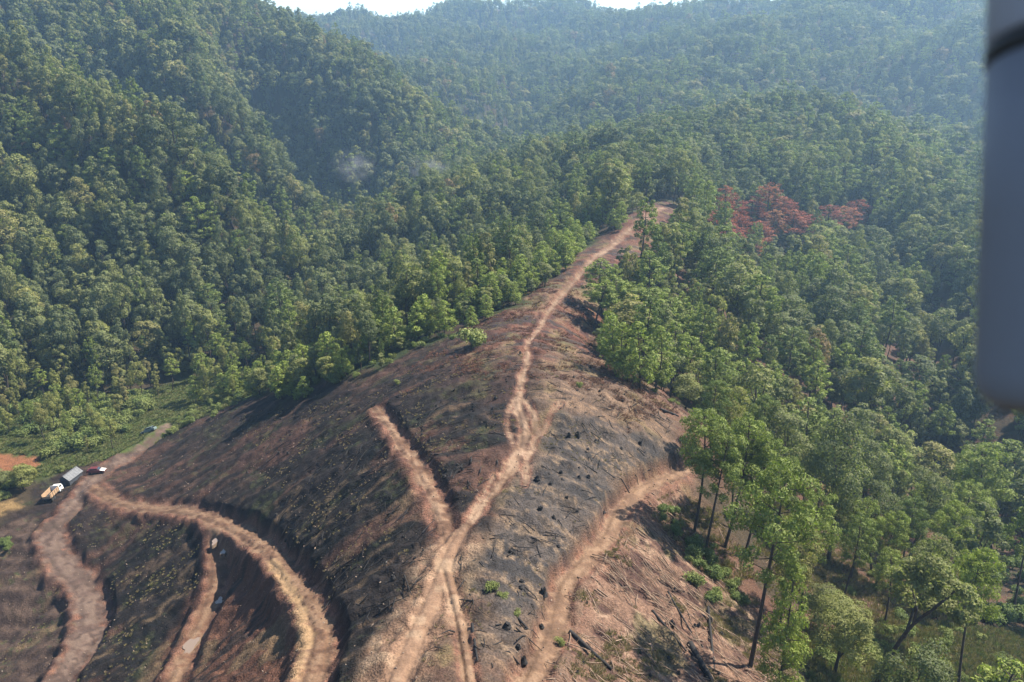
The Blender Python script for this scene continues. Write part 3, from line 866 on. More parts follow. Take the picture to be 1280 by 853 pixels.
# forked tree with a curved leaning trunk
def forked_tree():
    p = at(1092, 862)
    def P(u, v, dd): r = ray(u, v); q = r * dd; return q
    d0 = project(p)[2]
    pts_ = [p, P(1118, 812, d0 - 3.0), P(1142, 780, d0 - 5), P(1166, 762, d0 - 6.5)]
    pts2 = [P(1142, 780, d0 - 5), P(1146, 762, d0 - 6), P(1140, 735, d0 - 7)]
    pts3 = [P(1166, 762, d0 - 6.5), P(1190, 742, d0 - 7.5), P(1205, 730, d0 - 8)]
    loc = np.array(p)
    v, f = join([tube(spline([np.array(q) for q in pts_], 1.), np.linspace(.25, .14, len(spline([np.array(q) for q in pts_], 1.))), 8),
                 tube(np.array(pts2), [.15, .11, .05], 6), tube(np.array(pts3), [.16, .10, .04], 6)])
    e = bpy.data.objects.new('forked_tree', None); COL.objects.link(e); e.location = tuple(loc)
    tag(e, 'dark curved forked tree leaning right over the lower right corner, grey-green crown', 'tree', 'near trees on the right slope')
    o = link('trunk', mesh_np('forked_trunk', v - loc, f, [M_BARK], smooth=True), e)
    rng = np.random.default_rng(77)
    cl = []
    for (u, v_) in [(1122,722),(1140,708),(1160,705),(1178,715),(1150,730),(1172,738),(1192,735),(1208,740),(1216,755),(1130,745),(1160,755),(1185,760),(1200,772),(1148,718),(1168,722),(1212,772)]:
        cl.append(P(u, v_, d0 - 7 + rng.uniform(-2.6, 2.6)))
    cl = np.array(cl) - loc
    cr = rng.uniform(.85, 1.45, len(cl))
    ci = np.repeat(np.arange(len(cl)), 430)
    ld = unit(rng.normal(size=(len(ci), 3)) + np.array([0, 0, .5]))
    ctr = cl[ci] + ld * (cr[ci] * rng.uniform(.5, 1.08, len(ci)))[:, None] * np.array([1, 1, .75])
    n = unit(ld + rng.normal(size=ld.shape) * .6 + np.array([0, 0, .25]))
    V, F = cards(ctr, n, .34, .2, rng)
    tint = np.clip(rng.uniform(.2, .85, len(cl))[ci] + rng.normal(size=len(ci)) * .16, 0, 1)
    c = link('crown', mesh_np('forked_crown', V, F, [M_LEAF], {'tint': ('FLOAT', np.repeat(tint, 4).astype(np.float32))}), e)
    c['hue'] = .5
    OCC.append((p[0], p[1], 2.0))
forked_tree()

#--- pines along the right edge of the ridge clearing
EDGE = [((752,392),(752,322),40),((742,412),(760,352),36),((766,418),(768,346),40),((790,430),(792,352),42),((800,486),(796,402),34),((818,489),(822,408),34),((838,497),(846,402),36),
        ((770,468),(768,396),32),((785,478),(782,404),30),((862,505),(866,420),36),((812,440),(812,360),44),((838,452),(842,372),44),((864,460),(866,382),40),((760,452),(756,388),28),((856,500),(852,470),18),((826,470),(830,400),30),((890,500),(890,425),40),((905,520),(908,440),40)]
ORD = ['first', 'second', 'third', 'fourth', 'fifth', 'sixth', 'seventh', 'eighth', 'ninth', 'tenth', 'eleventh', 'twelfth', 'thirteenth', 'fourteenth', 'fifteenth', 'sixteenth', 'seventeenth', 'eighteenth']
EDGE.sort(key=lambda q: q[0][0])
for i, (b, t, w) in enumerate(EDGE):
    young = b in ((800,486),(818,489),(770,468),(785,478),(760,452),(856,500))
    fit_tree('young_pine' if young else 'pine_tree', YP_MID[i % 2] if young else PN_MID[i % 3], 9 if young else 18, 2.2 if young else 3.5, b, t, w * 1.25, .55 + .25 * random.random(),
             ('feathery young pine' if young else 'thin-trunked pine') + ' ' + ORD[i] + ' from the left along the right edge of the cleared ridge', 'pine tree', 'pines along the right edge of the cleared ridge')

#--- dead red pines
DEADL = [((905,300),(908,232),30),((922,296),(914,246),30),((938,290),(942,250),36),((958,288),(964,228),34),((978,290),(982,246),30),((932,306),(926,268),26),((965,300),(970,262),26),((896,306),(898,270),34),((948,310),(950,276),34),((990,300),(994,262),34),((915,312),(918,282),30),((884,292),(886,256),32),((1004,298),(1006,266),32),((938,326),(942,296),30)]
for i, (b, t, w) in enumerate(sorted(DEADL)):
    fit_tree('dead_pine', DEAD[i % 2], 14, 3.1, b, t, w * 1.35, random.random(), ORD[i] + ' dead red pine from the left in the larger red clump on the right hill', 'dead tree', 'dead red pines on the right hill')
for i, (b, t, w) in enumerate([((1034,292),(1038,256),34),((1054,292),(1056,258),32),((1072,288),(1072,250),34)]):
    fit_tree('dead_pine', DEAD[i % 2], 14, 3.1, b, t, w * 1.35, random.random(), ORD[i] + ' dead red pine from the left in the smaller red clump on the right hill', 'dead tree', 'dead red pines on the right hill')

#--- young pines beside the track further up the ridge
YL = [(700,330),(690,345),(676,356),(664,364),(650,372),(636,380),(618,388),(606,392),(646,362),(628,372),(612,380),(596,388),(585,400),(668,348),(572,405),(556,410),(800,256),(786,262),(772,270),(812,250),(856,268),(862,278),(848,296),(864,262)]
for i, (u, v) in enumerate(YL):
    up_r = i >= 16
    p = at(u, v)
    hgt = random.uniform(4.5, 8.0)
    OCC.append((p[0], p[1], 1.4))
    s = hgt / 9
    place_tree('young_pine', YP_MID[i % 2], p, (s * 1.1, s * 1.1, s), random.uniform(0, 6.28), .75 + .2 * random.random(),
               'light green young pine near the top of the ridge track' if up_r else 'light green young pine on the left edge of the cleared ridge', 'pine tree',
               'young pines near the top of the ridge track' if up_r else 'young pines on the left edge of the cleared ridge')

SAP = spline([hit(u, v)[:2] for (u, v) in [(262,508),(330,488),(400,478),(455,462),(505,438),(560,412),(620,386),(675,358),(705,330),(735,304),(775,280)]], 1.0)
for i in range(150):
    q = SAP[int(random.random() ** .9 * (len(SAP) - 1))]
    x_, y_ = q[0] + random.gauss(-2.2, 3.0), q[1] + random.gauss(3.4, 3.6)
    hgt_ = random.uniform(2.6, 9.0)
    OCC.append((x_, y_, .9)); s_ = hgt_ / 9
    u_ = project((x_, y_, -70))[0]
    hu_ = .6 + .4 * random.random()
    where = ('nearest the parked car' if u_ < 330 else 'above the middle of the burnt slope' if u_ < 430 else 'above the head of the bench track' if u_ < 520
             else 'beside the large pale bush' if u_ < 620 else 'left of the upper ridge track' if u_ < 700 else 'beside the top of the ridge track')
    words = ('tall' if hgt_ > 6.6 else 'medium-sized' if hgt_ > 4.4 else 'short') + (' yellow-green' if hu_ > .8 else ' mid green')
    place_tree('sapling', YP_MID[i % 2], (x_, y_, float(H(x_, y_)[0])), (s_ * 1.25, s_ * 1.25, s_), random.uniform(0, 6.28), hu_,
               words + ' sapling on the clearing rim ' + where, 'sapling', 'saplings on the left rim of the clearing')

# ------------------------------------------------------------------ the forest: scatter
def scatter(x0, x1, y0, y1, s):
    nx, ny = int((x1 - x0) / s), int((y1 - y0) / s)
    ix, iy = np.meshgrid(np.arange(nx), np.arange(ny))
    x = x0 + (ix + .5 * (iy % 2) + RNG.uniform(-.38, .38, ix.shape)) * s
    y = y0 + (iy + RNG.uniform(-.38, .38, ix.shape)) * s
    return x.ravel(), y.ravel()

fx1, fy1 = scatter(-420, 420, 40, 560, 5.1)
fx2, fy2 = scatter(-1150, 1150, 560, 1480, 7.8)
fx = np.concatenate([fx1, fx2]); fy = np.concatenate([fy1, fy2])
ang = np.degrees(np.arctan2(fx, fy))
keep = (np.abs(ang) < 44) & (np.hypot(fx, fy) > 52)
fx, fy = fx[keep], fy[keep]
fd = np.hypot(fx, fy)
cl_d = sdist(fx, fy, CLEAR) + (fbm(fx / 9., fy / 9., 3, 61) - .5) * 5
dens = RNG.uniform(0, 1, len(fx))
sparse_r = (fx > 15) & (fy < 170)
ok = (cl_d < -1.5) & (sdist(fx, fy, GRASS) < -2) & (sdist(fx, fy, FIELD) < 0) & (sdist(fx, fy, REDP) < -3) & (sdist(fx, fy, SANDP) < -2)
ok &= ~((sdist(fx, fy, OPENR) > -2) & (dens < .40))
ok &= ~((sdist(fx, fy, MEADOW) > -2) & (dens < .85))
ok &= ~(sparse_r & (dens < .26)) & ~((fx > 20) & (fy < 112) & (dens < .68))
# the foot of the valley on the left holds shrubs rather than trees
vd = sdist(fx, fy, VAL)
ok &= ~((vd > 0) & (dens < .34))
DZ = poly([(870,345),(885,295),(1012,295),(1012,345)]); DZ2 = poly([(1020,325),(1020,294),(1085,294),(1085,325)])
ok &= ~((np.maximum(sdist(fx, fy, DZ), sdist(fx, fy, DZ2)) > 0) & (dens < .8))
for (ox, oy, r_) in OCC:
    ok &= np.hypot(fx - ox, fy - oy) > r_ + 1.2
for R in ROADS:
    b = (fx > R['lo'][0]) & (fx < R['hi'][0]) & (fy > R['lo'][1]) & (fy < R['hi'][1])
    ii = np.nonzero(b)[0]
    if len(ii):
        d2 = ((fx[ii, None] - R['xy'][None, ::3, 0]) ** 2 + (fy[ii, None] - R['xy'][None, ::3, 1]) ** 2).min(1)
        ok[ii[d2 < (R['hw'] + 2.5) ** 2]] = False
fx, fy, fd = fx[ok], fy[ok], fd[ok]
fz = H(fx, fy)
nT = len(fx)
patch = fbm(fx / 45., fy / 45., 3, 121)
hgt = 20.0 * (0.50 + .85 * RNG.beta(2, 2.2, nT)) * np.where(fd > 500, .92, 1.)
hgt *= np.where((fx > 10) & (fd < 330), .80, 1.)
hgt *= np.where((fx > -60) & (fx < 30) & (fy > 120) & (fy < 260), .80, 1.)
vdd = sdist(fx, fy, VAL)
hgt = np.where(vdd > -3, hgt * .55, hgt)
edge = -(sdist(fx, fy, CLEAR))
hgt *= np.where((edge < 10) & (fx < 20), .40 + .05 * np.clip(edge, 0, 10), 1.)
is_pine = RNG.uniform(0, 1, nT) < np.where((fx > 5) & (fd < 150), .6, np.where(fx > 5, .34, .16)) + .12 * (patch > .55)
hue = np.clip(.12 + .85 * (patch - .25) + RNG.normal(size=nT) * .24, 0, .86)
odd = RNG.uniform(0, 1, nT)
hue = np.where(odd > .985, .97, hue)
hue = np.where((odd < .05), .85, hue)
hue = np.where(vdd > -4, RNG.uniform(.6, .9, nT), hue)
rot = RNG.uniform(0, 6.283, nT)
wid = RNG.uniform(.55, 1.18, nT) * np.where(fx > 10, 1.22, 1.)

# apparent size decides which trees are placed singly
uu, vv, dd = project(np.stack([fx, fy, fz + hgt * .6]))
inview = (uu > 2) & (uu < 1222) & (vv > 2) & (vv < 870)
app = np.where(inview, hgt / dd, 0)
order = np.argsort(-app)
NS = 300 - len(FT) - len(EDGE)
single = np.zeros(nT, bool); single[order[:NS]] = True

def region(x, y, u, v):
    if x > 20 and y < 110:
        return 'on the lower right slope ' + ('below the leaning pine' if u < 1000 else 'under the silvery tree' if u < 1120 else 'near the right edge')
    if x > 45 and y < 190:
        return 'in the right gully ' + ('beside the silvery tree' if u < 1060 else 'below the open red soil' if u < 1150 else 'beside the drone leg')
    if x > 10:
        return 'on the right hill ' + ('below the dead red pines' if u > 900 and u < 1100 else 'beside the drone leg' if u >= 1100 else 'next to the ridge track')
    if sdist(np.array([x]), np.array([y]), VAL)[0] > -12:
        return 'on the valley floor ' + ('at the left edge' if u < 60 else 'behind the hut' if u < 150 else 'behind the parked car')
    if x > -60 and y > 115 and y < 290:
        return 'left of the cleared ridge ' + ('above the burnt slope' if u < 470 else 'above the bench track' if u < 570 else 'near the ridge track')
    return ('low' if v > 420 else 'halfway up' if v > 330 else 'high') + ' on the left hillside ' + ('at the left edge' if u < 90 else 'above the hut' if u < 170 else 'above the parked car' if u < 260 else 'above the valley mouth')

for i in np.nonzero(single)[0]:
    k = int(RNG.integers(0, 8))
    nearT = dd[i] < 125
    if is_pine[i]:
        ms = PN_NEAR[k % 3] if nearT else PN_MID[k % 3]; hN = 18
    else:
        ms = BL_NEAR[k % 3] if nearT else BL_MID[k]; hN = 18
    if hgt[i] < 9 and is_pine[i]: ms = YP_MID[k % 2]; hN = 9
    s = hgt[i] / hN
    sw = s * wid[i] * (1.15 if s < .75 else 1.)
    if nearT: sw = min(sw, s * .85)
    hn = 'dark green' if hue[i] < .3 else 'mid green' if hue[i] < .6 else 'yellow-green' if hue[i] < .92 else 'brownish'
    sz = 'tall' if hgt[i] > 16.5 else 'medium-sized' if hgt[i] > 11 else 'small'
    reg = region(fx[i], fy[i], uu[i], vv[i])
    kind = 'pine' if is_pine[i] else 'leafy tree'
    place_tree('pine_tree' if is_pine[i] else 'broadleaf_tree', ms, (fx[i], fy[i], fz[i]), (sw, sw, s), rot[i], hue[i],
               f'{sz} {hn} {kind} {reg}', 'pine tree' if is_pine[i] else 'tree', f'{sz} {hn} {kind}s {reg}',
               (RNG.normal() * .04, RNG.normal() * .04))

# everything further off: one forest
rest = ~single
midr = fd < 430
proto = np.where(is_pine, np.where(midr, 8 + RNG.integers(0, 3, nT), 14), np.where(midr, RNG.integers(0, 8, nT), 11 + RNG.integers(0, 3, nT)))
PROTO = BL_MID + PN_MID + BL_FAR + PN_FAR
def instancer(name, x, y, z, idx, rotv, scl, hue_, protos):
    me = bpy.data.meshes.new(name)
    me.vertices.add(len(x)); me.vertices.foreach_set('co', np.stack([x, y, z], 1).astype(np.float32).ravel())
    for nme, typ, arr, key in (('idx', 'INT', idx.astype(np.int32), 'value'), ('hue', 'FLOAT', hue_.astype(np.float32), 'value'),
                               ('rotv', 'FLOAT_VECTOR', rotv.astype(np.float32), 'vector'), ('scl', 'FLOAT_VECTOR', scl.astype(np.float32), 'vector')):
        a = me.attributes.new(nme, typ, 'POINT'); a.data.foreach_set(key, arr.ravel())
    o = link(name, me)
    ng = bpy.data.node_groups.new(name + '_nodes', 'GeometryNodeTree')
    ng.interface.new_socket('Geometry', in_out='INPUT', socket_type='NodeSocketGeometry')
    ng.interface.new_socket('Geometry', in_out='OUTPUT', socket_type='NodeSocketGeometry')
    gi = ng.nodes.new('NodeGroupInput'); go = ng.nodes.new('NodeGroupOutput')
    jn = ng.nodes.new('GeometryNodeJoinGeometry')
    tr = []
    for k, obs in enumerate(protos):
        j = ng.nodes.new('GeometryNodeJoinGeometry')
        for ob in obs:
            oi = ng.nodes.new('GeometryNodeObjectInfo'); oi.inputs['Object'].default_value = ob
            oi.transform_space = 'ORIGINAL'
            ng.links.new(oi.outputs['Geometry'], j.inputs[0])
        gt = ng.nodes.new('GeometryNodeGeometryToInstance')
        ng.links.new(j.outputs[0], gt.inputs[0]); tr.append(gt)
    for gt in reversed(tr): ng.links.new(gt.outputs[0], jn.inputs[0])
    ip = ng.nodes.new('GeometryNodeInstanceOnPoints')
    ng.links.new(gi.outputs[0], ip.inputs['Points']); ng.links.new(jn.outputs[0], ip.inputs['Instance'])
    ip.inputs['Pick Instance'].default_value = True
    for nme, typ, sock in (('idx', 'INT', 'Instance Index'), ('rotv', 'FLOAT_VECTOR', 'Rotation'), ('scl', 'FLOAT_VECTOR', 'Scale')):
        na_ = ng.nodes.new('GeometryNodeInputNamedAttribute'); na_.data_type = typ; na_.inputs['Name'].default_value = nme
        ng.links.new(na_.outputs[0], ip.inputs[sock])
    ng.links.new(ip.outputs[0], go.inputs[0])
    md_ = o.modifiers.new('scatter', 'NODES'); md_.node_group = ng
    return o

def proto_objects(pairs):
    """unlinked source objects that the scatter copies"""
    out = []
    for c, t in pairs:
        out.append([bpy.data.objects.new('crown_source', c), bpy.data.objects.new('trunk_source', t)])
    return out
rs = np.stack([RNG.normal(size=nT) * .04, RNG.normal(size=nT) * .04, rot], 1)
ss = np.stack([hgt / 18 * wid, hgt / 18 * wid, hgt / 18], 1)
ux, uy = scatter(-330, 330, 55, 380, 5.2)
k = (np.abs(np.degrees(np.arctan2(ux, uy))) < 42) & (sdist(ux, uy, CLEAR) + (fbm(ux / 9., uy / 9., 3, 61) - .5) * 5 < 0) & (RNG.uniform(0, 1, len(ux)) < .75)
k &= (sdist(ux, uy, GRASS) < 0) & (sdist(ux, uy, REDP) < -2) & (sdist(ux, uy, SANDP) < -2) & ~((ux > 18) & (uy < 112) & (RNG.uniform(0, 1, len(ux)) < .6))
k &= (np.hypot(ux, uy) > 80) & ~((ux > 10) & (uy < 118)) & ~((ux > 10) & (uy < 160) & (RNG.uniform(0, 1, len(ux)) < .5)) & ~((sdist(ux, uy, OPENR) > 0) & (RNG.uniform(0, 1, len(ux)) < .5)) & (sdist(ux, uy, VAL) < -2)
ux, uy = ux[k], uy[k]; uz = H(ux, uy); nU = len(ux)
uh = RNG.uniform(3., 8.5, nU) / 18
us = np.stack([uh * 1.7, uh * 1.7, uh], 1)
cat = np.concatenate
fo = instancer('forest', cat([fx[rest], ux]), cat([fy[rest], uy]), cat([fz[rest] - .2, uz - uh * 18 * .14]), cat([proto[rest], RNG.integers(0, 5, nU)]),
               cat([rs[rest], np.stack([np.zeros(nU), np.zeros(nU), RNG.uniform(0, 6.28, nU)], 1)]), cat([ss[rest], us]), cat([hue[rest], RNG.uniform(.1, .75, nU)]), proto_objects(PROTO))
tag(fo, 'dense mixed green forest covering the hills all around the cleared ridge', 'forest', kind='stuff')

# ------------------------------------------------------------------ shrubs
def place_shrub(p, r, hue_, label, group, k, name='shrub'):
    e = bpy.data.objects.new(name, None); COL.objects.link(e)
    e.location = (float(p[0]), float(p[1]), float(p[2]) - .05)
    e.rotation_euler = (0, 0, random.uniform(0, 6.28))
    e.scale = (r / 1.4, r / 1.4, r / 1.4 * random.uniform(.8, 1.15))
    tag(e, label, 'shrub', group)
    c = bpy.data.objects.new('foliage', SHRUB[k % 3][0]); COL.objects.link(c); c.parent = e; c['hue'] = float(hue_)
    t = bpy.data.objects.new('stems', SHRUB[k % 3][1]); COL.objects.link(t); t.parent = e

def in_px(spec, n, rmin, rmax, hmin, hmax, label, group, name='shrub', avoid=True):
    """n shrubs inside a patch of ground given by its corners"""
    P = poly(spec)
    lo, hi = P.min(0), P.max(0)
    c = 0; tries = 0
    while c < n and tries < n * 40:
        tries += 1
        x, y = random.uniform(lo[0], hi[0]), random.uniform(lo[1], hi[1])
        if sdist(np.array([x]), np.array([y]), P)[0] < 0: continue
        z_, rid_, rm_, bm_ = road_eval(np.array([x]), np.array([y]), h_base([x], [y]))
        if avoid and rm_[0] + bm_[0] > .15: continue
        if any((x - a) ** 2 + (y - b) ** 2 < (r_ * .6) ** 2 for a, b, r_ in OCC if r_ > 2.5): continue
        r_s, h_s = random.uniform(rmin, rmax), random.uniform(hmin, hmax)
        t_ = (r_s - rmin) / (rmax - rmin)
        words = ('small' if t_ < .33 else 'medium-sized' if t_ < .67 else 'large') + ' ' + ('dark green' if h_s < .35 else 'mid green' if h_s < .65 else 'yellow-green')
        place_shrub((x, y, z_[0]), r_s, h_s, words + ' ' + label[label.index('bush'):], group, c, name)
        c += 1

HUT_P = at(90, 601)
OCC.append((HUT_P[0], HUT_P[1], 6.5))
in_px([(55,566),(60,510),(110,495),(190,488),(182,528),(150,545),(110,566),(60,574)], 95, 1.6, 3.6, .4, 1., 'bright green rounded bush in the thicket behind the hut', 'bushes in the thicket behind the hut')
in_px([(-30,548),(-30,490),(60,490),(50,548)], 30, 1.8, 3.4, .1, .7, 'green bush at the left edge above the orange soil', 'bushes above the orange soil')
in_px([(-20,622),(0,596),(26,600),(24,622),(0,628)], 12, 1.2, 2.0, .5, 1., 'light green bush beside the sandy patch at the left edge', 'bushes beside the sandy patch')
in_px([(0,722),(0,672),(14,680),(12,712)], 5, .9, 1.5, .1, .5, 'dark green bush at the left edge of the ploughed field', 'bushes at the left edge of the field')
in_px([(195,548),(235,515),(300,488),(345,465),(345,480),(300,506),(240,530),(205,555)], 34, .9, 2.0, .4, 1., 'light green bush on the rim between valley and burnt slope', 'bushes on the rim above the parked car')
in_px([(345,482),(400,470),(470,448),(470,462),(410,492),(350,498)], 26, .9, 2.1, .2, .8, 'green bush along the top edge of the burnt slope', 'bushes along the top edge of the burnt slope')
in_px([(470,448),(560,408),(640,372),(650,382),(560,420),(480,462)], 18, .6, 1.4, .4, .9, 'green bush at the forest edge left of the ridge track', 'bushes at the forest edge left of the ridge')
in_px([(810,640),(850,625),(900,700),(940,770),(890,770),(850,720)], 26, .7, 1.5, .1, .7, 'green undergrowth bush below the pine clump on the right slope', 'undergrowth below the pine clump')
in_px([(1040,853),(1020,810),(1130,770),(1250,800),(1290,853)], 26, .7, 1.7, .5, 1., 'light green bush on the grassy slope in the lower right corner', 'bushes in the lower right corner')
in_px([(1235,800),(1225,740),(1290,680),(1300,820)], 20, 1.2, 2.4, .1, .5, 'dark green bush on the shaded bank at the right edge', 'bushes on the shaded bank at the right edge')
in_px([(740,470),(800,490),(850,510),(840,500),(780,470),(745,420)], 10, .4, .9, .5, 1., 'small pale bush under the pines right of the ridge track', 'small bushes under the edge pines')
for i, (u, v, r, hu, lab) in enumerate([(590,436,3.6,.9,'large pale green bush standing alone left of the narrow ridge track'),
        (566,424,1.0,.6,'small bush just left of the large pale green bush'),
        (614,738,.9,.8,'yellow-green bush, upper one of the two on the grey burnt slope'),(628,748,.75,.8,'yellow-green bush, middle of the patch on the grey burnt slope'),
        (645,768,.6,.9,'yellow-green bush, lowest of the patch on the grey burnt slope'),
        (497,480,.8,.9,'pale bush beside the head of the bench track'),(724,484,.7,.9,'light green bush right of the ridge track on red litter'),
        (75,590,1.3,.8,'light green bush between the hut and the truck'),(700,800,.6,.9,'bright grass-green bush beside the lower track')]):
    place_shrub(at(u, v), r, hu, lab, 'single bushes on the cleared ground', i)

# ------------------------------------------------------------------ burnt stumps, logs, debris
def stump_mesh(seed):
    rng = np.random.default_rng(seed)
    n = 9
    th = np.arange(n) * 2 * np.pi / n
    rings = []
    for z, r in ((-.25, .42), (.0, .36), (.12, .27), (.36, .24), (.5, .22)):
        rr = r * (1 + rng.normal(size=n) * .10)
        zz = z + (rng.uniform(-.12, .22, n) if z > .45 else 0)
        rings.append(np.stack([np.cos(th) * rr, np.sin(th) * rr, np.full(n, z) if np.isscalar(zz) else zz], 1))
    V = np.concatenate(rings); F = []
    for i in range(4):
        for k in range(n):
            k2 = (k + 1) % n
            F.append((i * n + k, i * n + k2, (i + 1) * n + k2, (i + 1) * n + k))
    V = np.concatenate([V, [[0, 0, .36]]])
    for k in range(0, n):
        F.append((4 * n + k, 4 * n + (k + 1) % n, len(V) - 1, len(V) - 1))
    me = bpy.data.meshes.new('stump')
    me.from_pydata(V.tolist(), [], [tuple(dict.fromkeys(f)) for f in F]); me.materials.append(M_CHAR); me.update()
    return me
STUMP = [stump_mesh(i) for i in range(4)]
def place_stump(x, y, s, label, group, k):
    z = float(H(x, y)[0])
    o = link('burnt_stump', STUMP[k % 4], None, (x, y, z + .05), (random.uniform(-.25, .25), random.uniform(-.25, .25), random.uniform(0, 6.28)), (s, s, s * random.uniform(.45, .85)))
    tag(o, label, 'stump', group)
GREY_ST = [(711,547),(745,551),(723,586),(701,592),(724,597),(735,599),(702,601),(708,624),(672,598),(692,648),(698,683),(675,638),(648,714),(652,729),(755,630),(651,735),(679,742),(677,770),(634,783),(648,808),(655,812),(590,688),(640,690),(746,608),(776,562),(800,555),(735,562),(722,545),(688,606)]
for i, (u, v) in enumerate(GREY_ST):
    p = at(u, v)
    place_stump(p[0], p[1], random.uniform(.5, 1.1), 'charred black stump on the grey burnt slope right of the ridge track', 'charred stumps on the grey slope', i)
def stump_patch(spec, n, s0, s1, label, group):
    P = poly(spec); lo, hi = P.min(0), P.max(0); c = 0; t = 0
    while c < n and t < n * 30:
        t += 1
        x, y = random.uniform(lo[0], hi[0]), random.uniform(lo[1], hi[1])
        if sdist(np.array([x]), np.array([y]), P)[0] < 0: continue
        if road_eval(np.array([x]), np.array([y]), h_base([x], [y]))[2][0] > .1: continue
        place_stump(x, y, random.uniform(s0, s1), label, group, c); c += 1
stump_patch([(480,500),(640,470),(630,560),(590,640),(565,650),(530,560)], 34, .3, .7, 'small charred stump between the bench track and the ridge track', 'charred stumps between bench and ridge track')
stump_patch([(300,520),(470,490),(520,620),(545,700),(500,780),(430,760),(360,690),(300,640)], 60, .3, .7, 'small charred stump on the dark burnt slope left of the bench track', 'charred stumps on the dark left slope')
stump_patch([(640,440),(740,440),(800,500),(850,540),(700,500)], 24, .3, .7, 'small dark stump on red litter right of the ridge track', 'dark stumps on the red litter')
stump_patch([(720,760),(860,720),(950,800),(960,853),(690,853)], 22, .3, .7, 'charred stump among the branches below the lower track', 'charred stumps below the lower track')

def log_obj(a, b, r, label, mat, lift=.5):
    pa, pb = at(*a), at(*b)
    n = 7
    t = np.linspace(0, 1, n)
    xy = pa[None, :2] + (pb - pa)[None, :2] * t[:, None]
    z = H(xy[:, 0], xy[:, 1])
    z = np.maximum(z, pa[2] + (pb[2] - pa[2]) * t) * .5 + z * .5 + r * lift
    P = np.stack([xy[:, 0], xy[:, 1], z], 1)
    v, f = tube(P, np.linspace(r, r * .6, n), 8)
    c0 = P[0]
    e = bpy.data.objects.new('fallen_log', None); COL.objects.link(e); e.location = tuple(c0)
    tag(e, label, 'log', 'fallen logs on the cleared ground')
    link('stem', mesh_np('log_stem', v - c0, f, [mat], smooth=True), e)
    caps = [v[:8] - c0, v[-8:] - c0]
    for cpt in caps:
        me = bpy.data.meshes.new('log_end'); me.from_pydata(cpt.tolist(), [], [tuple(range(8))]); me.materials.append(M_CUT); me.update()
        link('cut_end', me, e)
LOGS = [((862,806),(890,853),.34,'thick dark log lying at the lower edge below the leaning pine'),
        ((712,790),(765,838),.20,'long thin dark log across the bare slope beside the lower track'),
        ((885,760),(893,838),.16,'upright-looking grey pole lying right of the thick dark log'),
        ((815,764),(858,815),.15,'thin log between the lower track and the thick dark log'),
        ((620,745),(660,788),.16,'thin burnt log under the yellow-green bushes on the grey slope'),
        ((718,400),(742,407),.2,'dark log beside the edge pines on the upper ridge'),
        ((727,384),(742,392),.2,'upper dark log beside the edge pines on the upper ridge'),
        ((825,512),(848,521),.2,'dark log near the forest edge above the lower track'),
        ((835,740),(865,792),.12,'thin branchy log on the slash slope above the thick dark log'),
        ((590,780),(597,826),.13,'thin dark log beside the right-hand rut at the bottom'),
        ((520,525),(560,505),.12,'thin charred log near the head of the bench track'),
        ((610,395),(572,405),.14,'thin log at the forest edge above the large pale bush')]
for a, b, r, lab in LOGS: log_obj(a, b, r, lab, M_CHAR if 'dark' in lab or 'burnt' in lab or 'charred' in lab else M_LOG)

def sample_patch(P, n):
    lo, hi = P.min(0), P.max(0); X = []; Y = []; tot = 0
    while tot < n:
        x = RNG.uniform(lo[0], hi[0], n * 2); y = RNG.uniform(lo[1], hi[1], n * 2)
        m = sdist(x, y, P) > 0
        X.append(x[m]); Y.append(y[m]); tot += int(m.sum())
    return np.concatenate(X)[:n], np.concatenate(Y)[:n]

def off_road(x, y, lim=.2):
    z, r_, m, b = road_eval(x, y, h_base(x, y))
    k = (m < lim) & (b < .6)
    return x[k], y[k], z[k]

def sticks(name, spec, n, lmin, lmax, rad, mat, label, along=None):
    x, y = sample_patch(poly(spec), n); x, y, z = off_road(x, y)
    V = []; F = []; o = 0
    for i in range(len(x)):
        a = RNG.uniform(0, 6.28) if along is None else along + RNG.normal() * .5
        l = RNG.uniform(lmin, lmax); r = rad * RNG.uniform(.5, 1.4)
        dx, dy = math.cos(a) * l / 2, math.sin(a) * l / 2
        za, zb = H([x[i] - dx, x[i] + dx], [y[i] - dy, y[i] + dy])
        v, f = tube([(x[i] - dx, y[i] - dy, za + .06 + RNG.uniform(0, .2)), (x[i] + RNG.normal() * .1, y[i] + RNG.normal() * .1, z[i] + .14), (x[i] + dx, y[i] + dy, zb + .06)], [r, r * .8, r * .4], 4)
        V.append(v); F.append(f + o); o += len(v)
    ob = link(name, mesh_np(name, np.concatenate(V), np.concatenate(F), [mat]))
    tag(ob, label, 'debris', kind='stuff')
sticks('slash_branches', [(720,730),(770,650),(850,610),(880,690),(970,790),(1010,870),(650,870),(690,800)], 620, .8, 3.2, .05, M_TWIG, 'dry cut branches strewn over the bare slope below the lower track', -.6)
sticks('burnt_branches', [(300,520),(470,490),(640,430),(850,530),(700,760),(600,853),(430,790),(360,690)], 1300, .5, 2.6, .055, M_CHAR, 'charred branches scattered over the burnt slopes')

